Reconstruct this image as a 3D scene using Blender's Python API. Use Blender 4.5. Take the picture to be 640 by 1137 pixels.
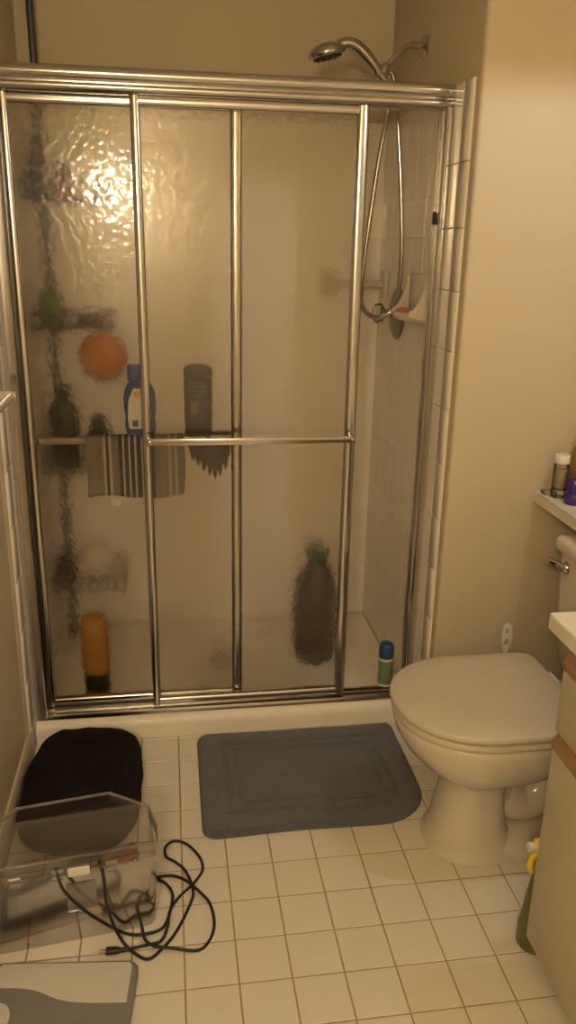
import bpy, bmesh, math, random
from mathutils import Vector, Matrix, noise
random.seed(7)
PI = math.pi
for o in list(bpy.data.objects):
    bpy.data.objects.remove(o)
scene = bpy.context.scene
col = scene.collection

# ------------------------------------------------------------------ camera
YAW, PITCH, ROLL, FPX = 0.151, 0.317, 0.019, 887.6
CAM = Vector((0.00165, -1.90949, 1.42681))
r0 = Vector((math.cos(YAW), -math.sin(YAW), 0)); f0 = Vector((math.sin(YAW), math.cos(YAW), 0)); u0 = Vector((0, 0, 1))
fw = math.cos(PITCH) * f0 - math.sin(PITCH) * u0
up = math.cos(PITCH) * u0 + math.sin(PITCH) * f0
rt = math.cos(ROLL) * r0 + math.sin(ROLL) * up
up = -math.sin(ROLL) * r0 + math.cos(ROLL) * up
cd = bpy.data.cameras.new('camera')
cam = bpy.data.objects.new('camera', cd)
col.objects.link(cam)
cd.sensor_fit = 'HORIZONTAL'; cd.sensor_width = 36.0; cd.lens = FPX * 36.0 / 640.0; cd.clip_start = 0.02
m = Matrix((rt, up, -fw)).transposed().to_4x4(); m.translation = CAM
cam.matrix_world = m
scene.camera = cam

# ------------------------------------------------------------------ world, exposure
w = bpy.data.worlds.new('world'); scene.world = w; w.use_nodes = True
w.node_tree.nodes['Background'].inputs[0].default_value = (1.0, 0.72, 0.36, 1)
w.node_tree.nodes['Background'].inputs[1].default_value = 0.0
vs = scene.view_settings
vs.view_transform = 'Standard'; vs.look = 'None'; vs.gamma = 1.0; vs.use_curve_mapping = False
vs.exposure = 0.0
LAMP_COL = (1.0, 0.77, 0.46)
LAMP1_E = 275.0      # sconce globe, behind the camera on the left wall
LAMP2_E = 2600.0       # vanity light over the right end of the counter

# ------------------------------------------------------------------ materials
MATS = {}
def new_mat(name):
    mt = bpy.data.materials.new(name); mt.use_nodes = True
    nt = mt.node_tree
    b = nt.nodes['Principled BSDF']
    MATS[name] = mt
    return mt, nt, b
def N(nt, t, **kw):
    n = nt.nodes.new(t)
    for k, v in kw.items(): setattr(n, k, v)
    return n
def mat(name, colr, rough=0.5, metal=0.0, var=0.06, vscale=8.0, bump=0.0, bscale=60.0, spec=0.5, trans=0.0, coat=0.0, ior=1.45, sheen=0.0, detail=3.0):
    mt, nt, b = new_mat(name)
    tc = N(nt, 'ShaderNodeTexCoord')
    nz = N(nt, 'ShaderNodeTexNoise'); nz.inputs['Scale'].default_value = vscale; nz.inputs['Detail'].default_value = detail
    nt.links.new(tc.outputs['Object'], nz.inputs['Vector'])
    mix = N(nt, 'ShaderNodeMix', data_type='RGBA')
    nt.links.new(nz.outputs['Fac'], mix.inputs[0])
    mix.inputs[6].default_value = (*[max(0, c * (1 - var)) for c in colr], 1)
    mix.inputs[7].default_value = (*[min(1, c * (1 + var)) for c in colr], 1)
    nt.links.new(mix.outputs[2], b.inputs['Base Color'])
    b.inputs['Roughness'].default_value = rough; b.inputs['Metallic'].default_value = metal
    b.inputs['Specular IOR Level'].default_value = spec; b.inputs['Transmission Weight'].default_value = trans
    b.inputs['Coat Weight'].default_value = coat; b.inputs['IOR'].default_value = ior; b.inputs['Sheen Weight'].default_value = sheen
    if bump > 0:
        nb = N(nt, 'ShaderNodeTexNoise'); nb.inputs['Scale'].default_value = bscale; nb.inputs['Detail'].default_value = 4
        nt.links.new(tc.outputs['Object'], nb.inputs['Vector'])
        bp = N(nt, 'ShaderNodeBump'); bp.inputs['Strength'].default_value = bump; bp.inputs['Distance'].default_value = 0.01
        nt.links.new(nb.outputs['Fac'], bp.inputs['Height']); nt.links.new(bp.outputs[0], b.inputs['Normal'])
    return mt
mat('paint', (0.57, 0.495, 0.36), 0.55, bump=0.04, bscale=180, var=0.03, vscale=3)
mat('plain_white', (0.82, 0.78, 0.70), 0.7, var=0.03)
mat('ceiling_paint', (0.84, 0.80, 0.72), 0.8)
mat('grout', (0.40, 0.29, 0.18), 0.9, var=0.2, vscale=30)
mat('wall_grout', (0.86, 0.82, 0.74), 0.8, var=0.12, vscale=30)
mat('floor_tile', (0.76, 0.71, 0.62), 0.22, var=0.05, vscale=6, bump=0.02, bscale=90)
mat('wall_tile', (0.92, 0.86, 0.78), 0.09, var=0.03, vscale=4, bump=0.015, bscale=40)
mat('pan', (0.90, 0.84, 0.74), 0.3, var=0.04)
mat('porcelain', (0.66, 0.60, 0.50), 0.10, var=0.015, vscale=3, coat=0.3)
mat('seat_plastic', (0.60, 0.54, 0.44), 0.24, var=0.015)
mat('aluminium', (0.60, 0.585, 0.57), 0.17, metal=1.0, var=0.05, vscale=20)
mat('dull_aluminium', (0.30, 0.28, 0.27), 0.35, metal=1.0, var=0.15, vscale=25)
mat('chrome', (0.55, 0.53, 0.51), 0.14, metal=1.0, var=0.03)
mat('black_rubber', (0.02, 0.02, 0.02), 0.6)
mat('mat_fabric', (0.105, 0.120, 0.165), 0.95, var=0.35, vscale=60, bump=1.0, bscale=330, sheen=0.5, spec=0.1)
mat('bag_fabric', (0.012, 0.010, 0.011), 0.85, var=0.3, vscale=14, bump=0.3, bscale=200, spec=0.15)
mat('cord_rubber', (0.02, 0.02, 0.022), 0.45)
mat('laminate', (0.57, 0.51, 0.38), 0.38, var=0.02)
mat('worktop', (0.78, 0.75, 0.64), 0.3, var=0.03)
mat('white_plastic', (0.78, 0.76, 0.70), 0.35)
mat('blue_plastic', (0.025, 0.06, 0.26), 0.3)
mat('label_white', (0.72, 0.72, 0.68), 0.5)
mat('label_yellow', (0.8, 0.5, 0.05), 0.5)
mat('label_dark', (0.05, 0.06, 0.12), 0.5)
mat('charcoal_plastic', (0.045, 0.047, 0.06), 0.4)
mat('dark_net', (0.03, 0.028, 0.035), 0.9, bump=0.6, bscale=160)
mat('grey_label', (0.16, 0.16, 0.17), 0.5)
mat('green_can', (0.20, 0.30, 0.15), 0.3, var=0.15, vscale=25, spec=0.6)
mat('blue_cap', (0.03, 0.09, 0.22), 0.35)
mat('orange_net', (0.60, 0.22, 0.05), 0.8, bump=0.8, bscale=120)
mat('black_plastic', (0.02, 0.02, 0.022), 0.35)
mat('brown_dark', (0.07, 0.05, 0.04), 0.5)
mat('red_plastic', (0.35, 0.06, 0.04), 0.4)
mat('green_plastic', (0.13, 0.19, 0.07), 0.4)
mat('yellow_plastic', (0.46, 0.22, 0.045), 0.4)
mat('caddy_metal', (0.10, 0.11, 0.14), 0.45, metal=0.6)
mat('bottle_dark', (0.07, 0.06, 0.055), 0.4)
mat('cap_green', (0.07, 0.13, 0.07), 0.4)
mat('scale_grey', (0.24, 0.24, 0.24), 0.5, var=0.08)
mat('scale_silver', (0.62, 0.60, 0.56), 0.4, var=0.03)
mat('yellow_trigger', (0.85, 0.60, 0.03), 0.35)
mat('olive_bottle', (0.13, 0.13, 0.02), 0.2, var=0.1)
mat('pink_soap', (0.7, 0.25, 0.25), 0.5)
mat('purple', (0.06, 0.03, 0.22), 0.2, var=0.15)
mat('brown_glass', (0.32, 0.17, 0.06), 0.25)
mat('comb_brown', (0.26, 0.13, 0.07), 0.5)
mat('pale_cloth', (0.72, 0.62, 0.55), 0.9, bump=0.5, bscale=60)
mat('pouch_brown', (0.16, 0.09, 0.07), 0.8, var=0.3)
mat('dark_bottom', (0.05, 0.045, 0.04), 0.7)
mat('jar_fill', (0.42, 0.33, 0.2), 0.6)
mat('brass', (0.7, 0.5, 0.25), 0.3, metal=1.0)

# oak trim
mt, nt, b = new_mat('oak')
tc = N(nt, 'ShaderNodeTexCoord'); mp = N(nt, 'ShaderNodeMapping'); mp.inputs['Scale'].default_value = (40, 2, 40)
nz = N(nt, 'ShaderNodeTexNoise'); nz.inputs['Scale'].default_value = 3; nz.inputs['Detail'].default_value = 5
rp = N(nt, 'ShaderNodeValToRGB')
rp.color_ramp.elements[0].position = 0.3; rp.color_ramp.elements[0].color = (0.25, 0.135, 0.075, 1)
rp.color_ramp.elements[1].position = 0.75; rp.color_ramp.elements[1].color = (0.42, 0.255, 0.155, 1)
nt.links.new(tc.outputs['Object'], mp.inputs[0]); nt.links.new(mp.outputs[0], nz.inputs['Vector'])
nt.links.new(nz.outputs['Fac'], rp.inputs[0]); nt.links.new(rp.outputs[0], b.inputs['Base Color']); b.inputs['Roughness'].default_value = 0.4

# striped washcloth: woven stripes across its width
mt, nt, b = new_mat('stripes')
tc = N(nt, 'ShaderNodeTexCoord'); sp = N(nt, 'ShaderNodeSeparateXYZ'); nt.links.new(tc.outputs['Object'], sp.inputs[0])
mr = N(nt, 'ShaderNodeMapRange'); mr.inputs[1].default_value = -0.135; mr.inputs[2].default_value = 0.135
nt.links.new(sp.outputs['X'], mr.inputs[0])
rp = N(nt, 'ShaderNodeValToRGB'); rp.color_ramp.interpolation = 'CONSTANT'
tan, wht, drk, gry, nvy = (0.38, 0.33, 0.27, 1), (0.72, 0.68, 0.6, 1), (0.06, 0.045, 0.05, 1), (0.30, 0.27, 0.24, 1), (0.045, 0.05, 0.11, 1)
st = [(0, tan), (.17, wht), (.20, drk), (.23, wht), (.26, gry), (.33, drk), (.37, wht), (.39, nvy), (.43, wht), (.45, nvy), (.49, wht), (.515, nvy),
      (.56, wht), (.58, drk), (.62, wht), (.64, nvy), (.70, gry), (.76, tan), (.84, wht), (.87, tan), (.91, wht), (.93, gry)]
el = rp.color_ramp.elements
el[0].position, el[0].color = st[0]; el[1].position, el[1].color = st[1]
for p_, c_ in st[2:]:
    e = el.new(p_); e.color = c_
nt.links.new(mr.outputs[0], rp.inputs[0]); nt.links.new(rp.outputs[0], b.inputs['Base Color']); b.inputs['Roughness'].default_value = 0.95

# hammered obscure glass: light goes through partly straight, partly scattered by the relief
def hammered(name):
    mt = bpy.data.materials.new(name); mt.use_nodes = True; MATS[name] = mt
    nt = mt.node_tree; nt.nodes.clear()
    out = N(nt, 'ShaderNodeOutputMaterial')
    tc = N(nt, 'ShaderNodeTexCoord')
    n1 = N(nt, 'ShaderNodeTexVoronoi', feature='SMOOTH_F1'); n1.inputs['Scale'].default_value = 62; n1.inputs['Smoothness'].default_value = 0.8
    n2 = N(nt, 'ShaderNodeTexNoise'); n2.inputs['Scale'].default_value = 50; n2.inputs['Detail'].default_value = 1
    nt.links.new(tc.outputs['Object'], n1.inputs['Vector']); nt.links.new(tc.outputs['Object'], n2.inputs['Vector'])
    ad = N(nt, 'ShaderNodeMath', operation='ADD'); nt.links.new(n1.outputs['Distance'], ad.inputs[0]); nt.links.new(n2.outputs['Fac'], ad.inputs[1])
    bp = N(nt, 'ShaderNodeBump'); bp.inputs['Strength'].default_value = 0.135; bp.inputs['Distance'].default_value = 0.004
    nt.links.new(ad.outputs[0], bp.inputs['Height'])
    tr = N(nt, 'ShaderNodeBsdfTransparent'); tr.inputs[0].default_value = (0.98, 0.97, 0.95, 1)
    rf = N(nt, 'ShaderNodeBsdfRefraction'); rf.inputs['Color'].default_value = (0.99, 0.98, 0.96, 1); rf.inputs['Roughness'].default_value = 0.25; rf.inputs['IOR'].default_value = 1.20
    b2 = N(nt, 'ShaderNodeBump'); b2.inputs['Strength'].default_value = 0.55; b2.inputs['Distance'].default_value = 0.004
    nt.links.new(ad.outputs[0], b2.inputs['Height']); nt.links.new(b2.outputs[0], rf.inputs['Normal'])
    mx = N(nt, 'ShaderNodeMixShader'); mx.inputs[0].default_value = 0.86
    nt.links.new(tr.outputs[0], mx.inputs[1]); nt.links.new(rf.outputs[0], mx.inputs[2])
    gl = N(nt, 'ShaderNodeBsdfGlossy'); gl.inputs['Roughness'].default_value = 0.09
    nt.links.new(bp.outputs[0], gl.inputs['Normal'])
    fr = N(nt, 'ShaderNodeFresnel'); fr.inputs['IOR'].default_value = 1.5; nt.links.new(bp.outputs[0], fr.inputs['Normal'])
    m2 = N(nt, 'ShaderNodeMixShader'); nt.links.new(fr.outputs[0], m2.inputs[0]); nt.links.new(mx.outputs[0], m2.inputs[1]); nt.links.new(gl.outputs[0], m2.inputs[2])
    nt.links.new(m2.outputs[0], out.inputs[0])
hammered('hammered_glass')

def clear_plastic(name, tint, haze, hazecol, rough=0.12, ior=1.45):
    mt = bpy.data.materials.new(name); mt.use_nodes = True; MATS[name] = mt
    nt = mt.node_tree; nt.nodes.clear()
    out = N(nt, 'ShaderNodeOutputMaterial')
    tr = N(nt, 'ShaderNodeBsdfTransparent'); tr.inputs[0].default_value = (*tint, 1)
    tc = N(nt, 'ShaderNodeTexCoord'); nz = N(nt, 'ShaderNodeTexNoise'); nz.inputs['Scale'].default_value = 14
    nt.links.new(tc.outputs['Object'], nz.inputs['Vector'])
    mr = N(nt, 'ShaderNodeMapRange'); mr.inputs[3].default_value = haze * 0.7; mr.inputs[4].default_value = haze * 1.3
    nt.links.new(nz.outputs['Fac'], mr.inputs[0])
    df = N(nt, 'ShaderNodeBsdfDiffuse'); df.inputs[0].default_value = (*hazecol, 1)
    mx = N(nt, 'ShaderNodeMixShader'); nt.links.new(mr.outputs[0], mx.inputs[0]); nt.links.new(tr.outputs[0], mx.inputs[1]); nt.links.new(df.outputs[0], mx.inputs[2])
    gl = N(nt, 'ShaderNodeBsdfGlossy'); gl.inputs['Roughness'].default_value = rough
    fr = N(nt, 'ShaderNodeFresnel'); fr.inputs['IOR'].default_value = ior
    m2 = N(nt, 'ShaderNodeMixShader'); nt.links.new(fr.outputs[0], m2.inputs[0]); nt.links.new(mx.outputs[0], m2.inputs[1]); nt.links.new(gl.outputs[0], m2.inputs[2])
    nt.links.new(m2.outputs[0], out.inputs[0])
clear_plastic('box_plastic', (0.95, 0.94, 0.92), 0.16, (0.75, 0.72, 0.68))
clear_plastic('lid_plastic', (0.95, 0.94, 0.92), 0.008, (0.75, 0.72, 0.68), 0.1, 1.22)
clear_plastic('clear_glass', (0.96, 0.95, 0.92), 0.06, (0.8, 0.8, 0.75), 0.03)

def emit(name, colr, s):
    mt = bpy.data.materials.new(name); mt.use_nodes = True; MATS[name] = mt
    nt = mt.node_tree; nt.nodes.clear()
    out = N(nt, 'ShaderNodeOutputMaterial'); e = N(nt, 'ShaderNodeEmission'); e.inputs[0].default_value = (*colr, 1); e.inputs[1].default_value = s
    nt.links.new(e.outputs[0], out.inputs[0])
emit('globe_light', LAMP_COL, LAMP1_E)
emit('vanity_bulb', (1.0, 1.0, 0.95), LAMP2_E)

# ------------------------------------------------------------------ helpers
def link(name, me, mname, parent=None, loc=(0, 0, 0), rot=(0, 0, 0), smooth=None):
    o = bpy.data.objects.new(name, me); col.objects.link(o)
    if mname and not me.materials: me.materials.append(MATS[mname])
    o.location = loc; o.rotation_euler = rot
    if parent: o.parent = parent
    return o
def finish(bm, name, mname, parent=None, loc=(0, 0, 0), rot=(0, 0, 0), smooth=40):
    me = bpy.data.meshes.new(name)
    bmesh.ops.recalc_face_normals(bm, faces=bm.faces[:])
    if smooth:
        for f in bm.faces: f.smooth = True
        for e in bm.edges:
            if len(e.link_faces) == 2 and e.calc_face_angle(0) > math.radians(smooth): e.smooth = False
    bm.to_mesh(me); bm.free()
    return link(name, me, mname, parent, loc, rot)
def empty(name, loc=(0, 0, 0), rot=(0, 0, 0)):
    o = bpy.data.objects.new(name, None); col.objects.link(o); o.location = loc; o.rotation_euler = rot; o.empty_display_size = 0.05
    return o
def tag(o, label, cat, group=None):
    o['label'] = label; o['category'] = cat
    if group: o['group'] = group
    return o
def structure(o, label=None, cat=None):
    o['kind'] = 'structure'
    if label: o['label'] = label
    if cat: o['category'] = cat
    return o
def bbox(bm, x0, x1, y0, y1, z0, z1, bev=0.0, seg=2):
    vs_ = [bm.verts.new(p) for p in ((x0, y0, z0), (x1, y0, z0), (x1, y1, z0), (x0, y1, z0), (x0, y0, z1), (x1, y0, z1), (x1, y1, z1), (x0, y1, z1))]
    fs = [bm.faces.new([vs_[i] for i in q]) for q in ((0, 3, 2, 1), (4, 5, 6, 7), (0, 1, 5, 4), (1, 2, 6, 5), (2, 3, 7, 6), (3, 0, 4, 7))]
    if bev > 0:
        es = set(e for f in fs for e in f.edges)
        bmesh.ops.bevel(bm, geom=list(es), offset=bev, segments=seg, profile=0.5, affect='EDGES')
def box(name, mname, x0, x1, y0, y1, z0, z1, bev=0.0, parent=None, seg=2, loc=(0, 0, 0), rot=(0, 0, 0)):
    bm = bmesh.new(); bbox(bm, x0, x1, y0, y1, z0, z1, bev, seg)
    return finish(bm, name, mname, parent, loc, rot)
def skin_rings(bm, rings, cap0=True, cap1=True, closed=True):
    R = [[bm.verts.new(p) for p in r] for r in rings]
    n = len(R[0])
    for a, b_ in zip(R, R[1:]):
        for i in range(n if closed else n - 1):
            j = (i + 1) % n
            bm.faces.new((a[i], a[j], b_[j], b_[i]))
    if cap0: bm.faces.new(R[0][::-1])
    if cap1: bm.faces.new(R[-1])
    return R
def lathe(name, mname, prof, parent=None, loc=(0, 0, 0), rot=(0, 0, 0), n=24, sx=1.0, sy=1.0, smooth=40):
    bm = bmesh.new()
    rings = [[(r * sx * math.cos(2 * PI * i / n), r * sy * math.sin(2 * PI * i / n), z) for i in range(n)] for r, z in prof]
    skin_rings(bm, rings, True, True)
    return finish(bm, name, mname, parent, loc, rot, smooth)
def catmull(pts, k=6):
    P = [Vector(p) for p in pts]; out = []
    for i in range(len(P) - 1):
        p0, p1, p2, p3 = P[max(i - 1, 0)], P[i], P[i + 1], P[min(i + 2, len(P) - 1)]
        for j in range(k):
            t = j / k
            out.append(0.5 * ((2 * p1) + (-p0 + p2) * t + (2 * p0 - 5 * p1 + 4 * p2 - p3) * t * t + (-p0 + 3 * p1 - 3 * p2 + p3) * t ** 3))
    out.append(P[-1]); return out
def tube_into(bm, path, r, n=10, flat=1.0):
    path = [Vector(p) for p in path]; rings = []
    prev = None
    for i, p in enumerate(path):
        t = (path[min(i + 1, len(path) - 1)] - path[max(i - 1, 0)]).normalized()
        if prev is None:
            a = Vector((0, 0, 1)) if abs(t.z) < 0.9 else Vector((1, 0, 0))
            u = t.cross(a).normalized()
        else:
            u = (prev - t * prev.dot(t)).normalized()
        prev = u; v = t.cross(u)
        rr = r[i] if isinstance(r, (list, tuple)) else r
        rings.append([p + rr * (math.cos(2 * PI * k / n) * u + flat * math.sin(2 * PI * k / n) * v) for k in range(n)])
    skin_rings(bm, rings)
def tube(name, mname, path, r, parent=None, n=10, flat=1.0, loc=(0, 0, 0), rot=(0, 0, 0), smooth=50):
    bm = bmesh.new(); tube_into(bm, path, r, n, flat)
    return finish(bm, name, mname, parent, loc, rot, smooth)
def extrude_x(name, mname, prof, x0, x1, parent=None, loc=(0, 0, 0), smooth=40):
    bm = bmesh.new()
    skin_rings(bm, [[(x0, y, z) for y, z in prof], [(x1, y, z) for y, z in prof]])
    return finish(bm, name, mname, parent, loc, smooth=smooth)
def extrude_z(name, mname, prof, z0, z1, parent=None, loc=(0, 0, 0), smooth=40):
    bm = bmesh.new()
    skin_rings(bm, [[(x, y, z0) for x, y in prof], [(x, y, z1) for x, y in prof]])
    return finish(bm, name, mname, parent, loc, smooth=smooth)

# tiles: a pillowed slab; cached per size and material so alike pieces share mesh data
TILE = {}
def tile_mesh(wd, hd, th, mname, ch=0.0013):
    k = (round(wd, 4), round(hd, 4), th, mname)
    if k in TILE: return TILE[k]
    bm = bmesh.new(); c = min(ch, wd * 0.3, hd * 0.3)
    rings = []
    for ins, z in ((0, -th), (0, -c * 0.7), (c * 0.35, -c * 0.2), (c, 0)):
        a, b_ = wd / 2 - ins, hd / 2 - ins
        rings.append([(-a, -b_, z), (a, -b_, z), (a, b_, z), (-a, b_, z)])
    skin_rings(bm, rings, False, True)
    me = bpy.data.meshes.new('tile')
    bmesh.ops.recalc_face_normals(bm, faces=bm.faces[:])
    bm.to_mesh(me); bm.free(); me.materials.append(MATS[mname])
    TILE[k] = me
    return me
def put_tile(parent, mname, c, wd, hd, rot, th=0.006, name='tile', jit=0.0015):
    o = bpy.data.objects.new(name, tile_mesh(wd, hd, th, mname)); col.objects.link(o)
    o.parent = parent; o.location = c
    e = rot.copy(); o.rotation_euler = (e[0] + random.uniform(-jit, jit), e[1] + random.uniform(-jit, jit), e[2])
    return o

# ------------------------------------------------------------------ the setting
XL, XE, XR = -0.43, 0.750, 1.22          # left wall, shower end wall, right wall
YB, YW, YR, ZC = 0.937, 0.105, -2.75, 2.42    # shower back wall, partition front, rear wall, ceiling
T = 0.11
floor = structure(box('floor', 'grout', XL, XR, YR, 0.30, -0.06, -0.0016), 'cream square ceramic tile floor with brown grout lines', 'floor')
G = 0.0034
def clip_rect(a0, a1, lo, hi): return max(a0, lo), min(a1, hi)
far_bm = bmesh.new()
for i in range(-4, 12):
    for j in range(-26, 3):
        x0, x1 = clip_rect(i * T, (i + 1) * T, XL + 0.001, XR)
        ytop = 0.235 if x0 < 0.74 else YW
        y0, y1 = clip_rect(j * T, (j + 1) * T, YR, ytop)
        if x1 - x0 < 0.012 or y1 - y0 < 0.012: continue
        wd, hd = x1 - x0 - G, y1 - y0 - G
        cx, cy = (x0 + x1) / 2, (y0 + y1) / 2
        if j >= -15:
            put_tile(floor, 'floor_tile', (cx, cy, 0), wd, hd, [0, 0, 0], 0.006, 'tile', 0.0025)
        else:
            bbox(far_bm, cx - wd / 2, cx + wd / 2, cy - hd / 2, cy + hd / 2, -0.006, 0)
fo = finish(far_bm, 'floor_tiles', 'floor_tile', floor, smooth=None); fo['kind'] = 'stuff'

structure(box('ceiling', 'ceiling_paint', XL - 0.1, XR + 0.1, YR - 0.1, YB + 0.1, ZC, ZC + 0.08), 'plain painted bathroom ceiling', 'ceiling')
wl = structure(box('wall_left', 'paint', XL - 0.1, XL, YR - 0.1, YB + 0.1, -0.06, ZC), 'cream painted left side wall running into the shower', 'wall')
structure(box('wall_right', 'paint', XR, XR + 0.1, YR - 0.1, YB + 0.1, -0.06, ZC), 'cream painted right wall behind toilet tank and vanity', 'wall')
wb = structure(box('wall_back', 'paint', XL, XR, YB, YB + 0.1, -0.06, ZC), 'tiled back wall inside the shower', 'wall')
structure(box('wall_rear', 'plain_white', XL, XR, YR - 0.1, YR, -0.06, ZC), 'cream painted wall opposite the shower', 'wall')
# partition: solid block between shower end and right wall, rounded drywall corner
bm = bmesh.new()
cr = 0.012
prof = [(XE, YB), (XE, YW + cr)] + [(XE + cr - cr * math.cos(a), YW + cr - cr * math.sin(a)) for a in [PI / 8 * k for k in range(1, 5)]] + [(XR, YW), (XR, YB)]
skin_rings(bm, [[(x, y, -0.06) for x, y in prof], [(x, y, ZC) for x, y in prof]])
we = structure(finish(bm, 'wall_partition', 'paint', smooth=60), 'cream painted partition wall beside the shower, behind the toilet', 'wall')
structure(extrude_z('trim_1', 'paint', [(XL, 0.14), (XL + 0.004, 0.145), (XL + 0.004, 0.166), (XL, 0.166)], 0.09, 1.9), 'painted edge strip on left wall before the shower tile', 'trim')
bm = bmesh.new(); skin_rings(bm, [[(XL, y, 0.0), (XL + 0.010, y, 0.0), (XL + 0.010, y, 0.082), (XL + 0.006, y, 0.09), (XL, y, 0.09)] for y in (YR, 0.2)])
structure(finish(bm, 'baseboard_left', 'paint', smooth=30), 'low cream baseboard along the left wall', 'baseboard')

# shower wall tiles (children of the walls they cover)
TP = 0.109; TOPZ = 1.795
zl = [TOPZ - TP * k for k in range(17)]
def rows():
    for k in range(16):
        z1, z0 = TOPZ - TP * k, TOPZ - TP * (k + 1)
        z0 = max(z0, 0.062)
        if z1 - z0 > 0.02: yield z0, z1
wg = 0.0018
th = 0.0065
# grout backing boards
box('backing', 'wall_grout', XL + 0.006, XE - 0.004, YB - 0.0071, YB - 0.001, 0.055, 1.828, 0, wb)
box('backing', 'wall_grout', XE - 0.0071, XE + 0.001, 0.26, YB - 0.004, 0.055, 1.828, 0, we)
box('backing', 'wall_grout', XL - 0.001, XL + 0.0091, 0.215, YB - 0.004, 0.0, 1.828, 0, wl)
ylines = [0.262, 0.340] + [0.340 + 0.1085 * k for k in range(1, 6)] + [YB - 0.006]
for z0, z1 in rows():
    for y0, y1 in zip(ylines, ylines[1:]):
        put_tile(we, 'wall_tile', (XE - 0.008, (y0 + y1) / 2, (z0 + z1) / 2), z1 - z0 - wg, y1 - y0 - wg, [0, -PI / 2, 0], th)
        put_tile(wl, 'wall_tile', (XL + 0.010, (y0 + y1) / 2, (z0 + z1) / 2), z1 - z0 - wg, y1 - y0 - wg, [0, PI / 2, 0], th)
    x = XE - 0.008
    while x > XL + 0.03:
        xa = max(x - TP, XL + 0.010)
        put_tile(wb, 'wall_tile', ((x + xa) / 2, YB - 0.008, (z0 + z1) / 2), x - xa - wg, z1 - z0 - wg, [PI / 2, 0, 0], th)
        x -= TP
# cap row and bullnose strips
for k in range(5):
    y0 = 0.262 + k * 0.133; y1 = min(y0 + 0.133, YB - 0.006)
    put_tile(we, 'wall_tile', (XE - 0.008, (y0 + y1) / 2, 1.8125), 0.033, y1 - y0 - wg, [0, -PI / 2, 0], th, 'cap_tile')
    put_tile(wl, 'wall_tile', (XL + 0.010, (y0 + y1) / 2, 1.8125), 0.033, y1 - y0 - wg, [0, PI / 2, 0], th, 'cap_tile')
for k in range(8):
    x0 = XL + 0.012 + k * 0.1455
    put_tile(wb, 'wall_tile', (x0 + 0.0728, YB - 0.008, 1.8125), 0.1433, 0.033, [PI / 2, 0, 0], th, 'cap_tile')
BP = 0.1555
def bull_mesh(hh, wd, mirror):
    # quarter-round front edge
    k = ('bull', round(hh, 3), round(wd, 3), mirror)
    if k in TILE: return TILE[k]
    R_ = 0.007; pr = [(0, wd), (0.0085, wd), (0.0085, R_ * 1.6)]
    for a in range(1, 6):
        t = PI / 2 * a / 5
        pr.append((0.0085 - R_ * (1 - math.cos(t)), R_ * 1.6 * (1 - math.sin(t))))
    pr.append((0, 0))
    s = 1 if mirror else -1
    bm = bmesh.new(); rr = []
    for z, ins in ((-hh / 2, 0.0012), (-hh / 2 + 0.0015, 0), (hh / 2 - 0.0015, 0), (hh / 2, 0.0012)):
        rr.append([(s * max(x - ins, 0), y, z) for x, y in pr])
    skin_rings(bm, rr)
    for f in bm.faces: f.smooth = True
    bmesh.ops.recalc_face_normals(bm, faces=bm.faces[:])
    me = bpy.data.meshes.new('bullnose_tile'); bm.to_mesh(me); bm.free(); me.materials.append(MATS['wall_tile']); TILE[k] = me
    return me
for k in range(12):
    z1 = 1.798 + 0.03 - BP * k + (0 if k == 0 else 0); z1 = 1.643 + 0.1555 - BP * (k - 0)
    z0 = z1 - BP
    if k == 0: z1 = 1.828
    z0 = max(z0, 0.0)
    if z1 - z0 < 0.02: continue
    link('bullnose_tile', bull_mesh(z1 - z0 - wg, 0.055, False), None, we, (XE, 0.140, (z0 + z1) / 2))
    put_tile(we, 'wall_tile', (XE - 0.0085, 0.229, (z0 + z1) / 2), z1 - z0 - wg, 0.062, [0, -PI / 2, 0], 0.008, 'tile', 0.0008)
    link('bullnose_tile', bull_mesh(z1 - z0 - wg, 0.055, True), None, wl, (XL + 0.001, 0.168, (z0 + z1) / 2))
    put_tile(wl, 'wall_tile', (XL + 0.0095, 0.243, (z0 + z1) / 2), z1 - z0 - wg, 0.036, [0, PI / 2, 0], 0.008, 'tile', 0.0008)

# ------------------------------------------------------------------ shower pan
SX0, SX1 = XL + 0.0105, XE - 0.009
pan = tag(empty('shower_pan', (0, 0.6, 0)), 'cream shower pan with a low rounded threshold across the floor', 'shower pan')
pp = [(0.236, -0.003), (0.236, 0.040), (0.240, 0.056), (0.250, 0.0655), (0.265, 0.068), (0.325, 0.068), (0.335, 0.062), (0.342, 0.05), (0.342, -0.003)]
extrude_x('threshold', 'pan', [(y - 0.6, z) for y, z in pp], SX0, SX1, pan, smooth=60)
bm = bmesh.new()
nx, ny = 14, 8; grid = []
for i in range(nx + 1):
    rowv = []
    for j in range(ny + 1):
        x = SX0 + (SX1 - SX0) * i / nx; y = 0.341 + (YB - 0.010 - 0.341) * j / ny
        d = math.hypot(x - 0.16, y - 0.63)
        rowv.append(bm.verts.new((x, y - 0.6, 0.040 + 0.014 * min(d / 0.6, 1))))
    grid.append(rowv)
for i in range(nx):
    for j in range(ny): bm.faces.new((grid[i][j], grid[i + 1][j], grid[i + 1][j + 1], grid[i][j + 1]))
finish(bm, 'pan_floor', 'pan', pan)
lathe('drain', 'chrome', [(0.045, 0), (0.045, 0.003), (0.02, 0.004), (0.004, 0.0035)], pan, (0.16, 0.03, 0.040), n=20)

# ------------------------------------------------------------------ shower door frame
FX0, FX1 = XL + 0.0112, XE - 0.0095
frame = tag(empty('shower_door_frame', (0, 0.29, 0.068)), 'silver aluminium frame of the sliding shower door with ribbed header', 'door frame')
def L(prof): return [(y - 0.29, z - 0.068) for y, z in prof]
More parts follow.
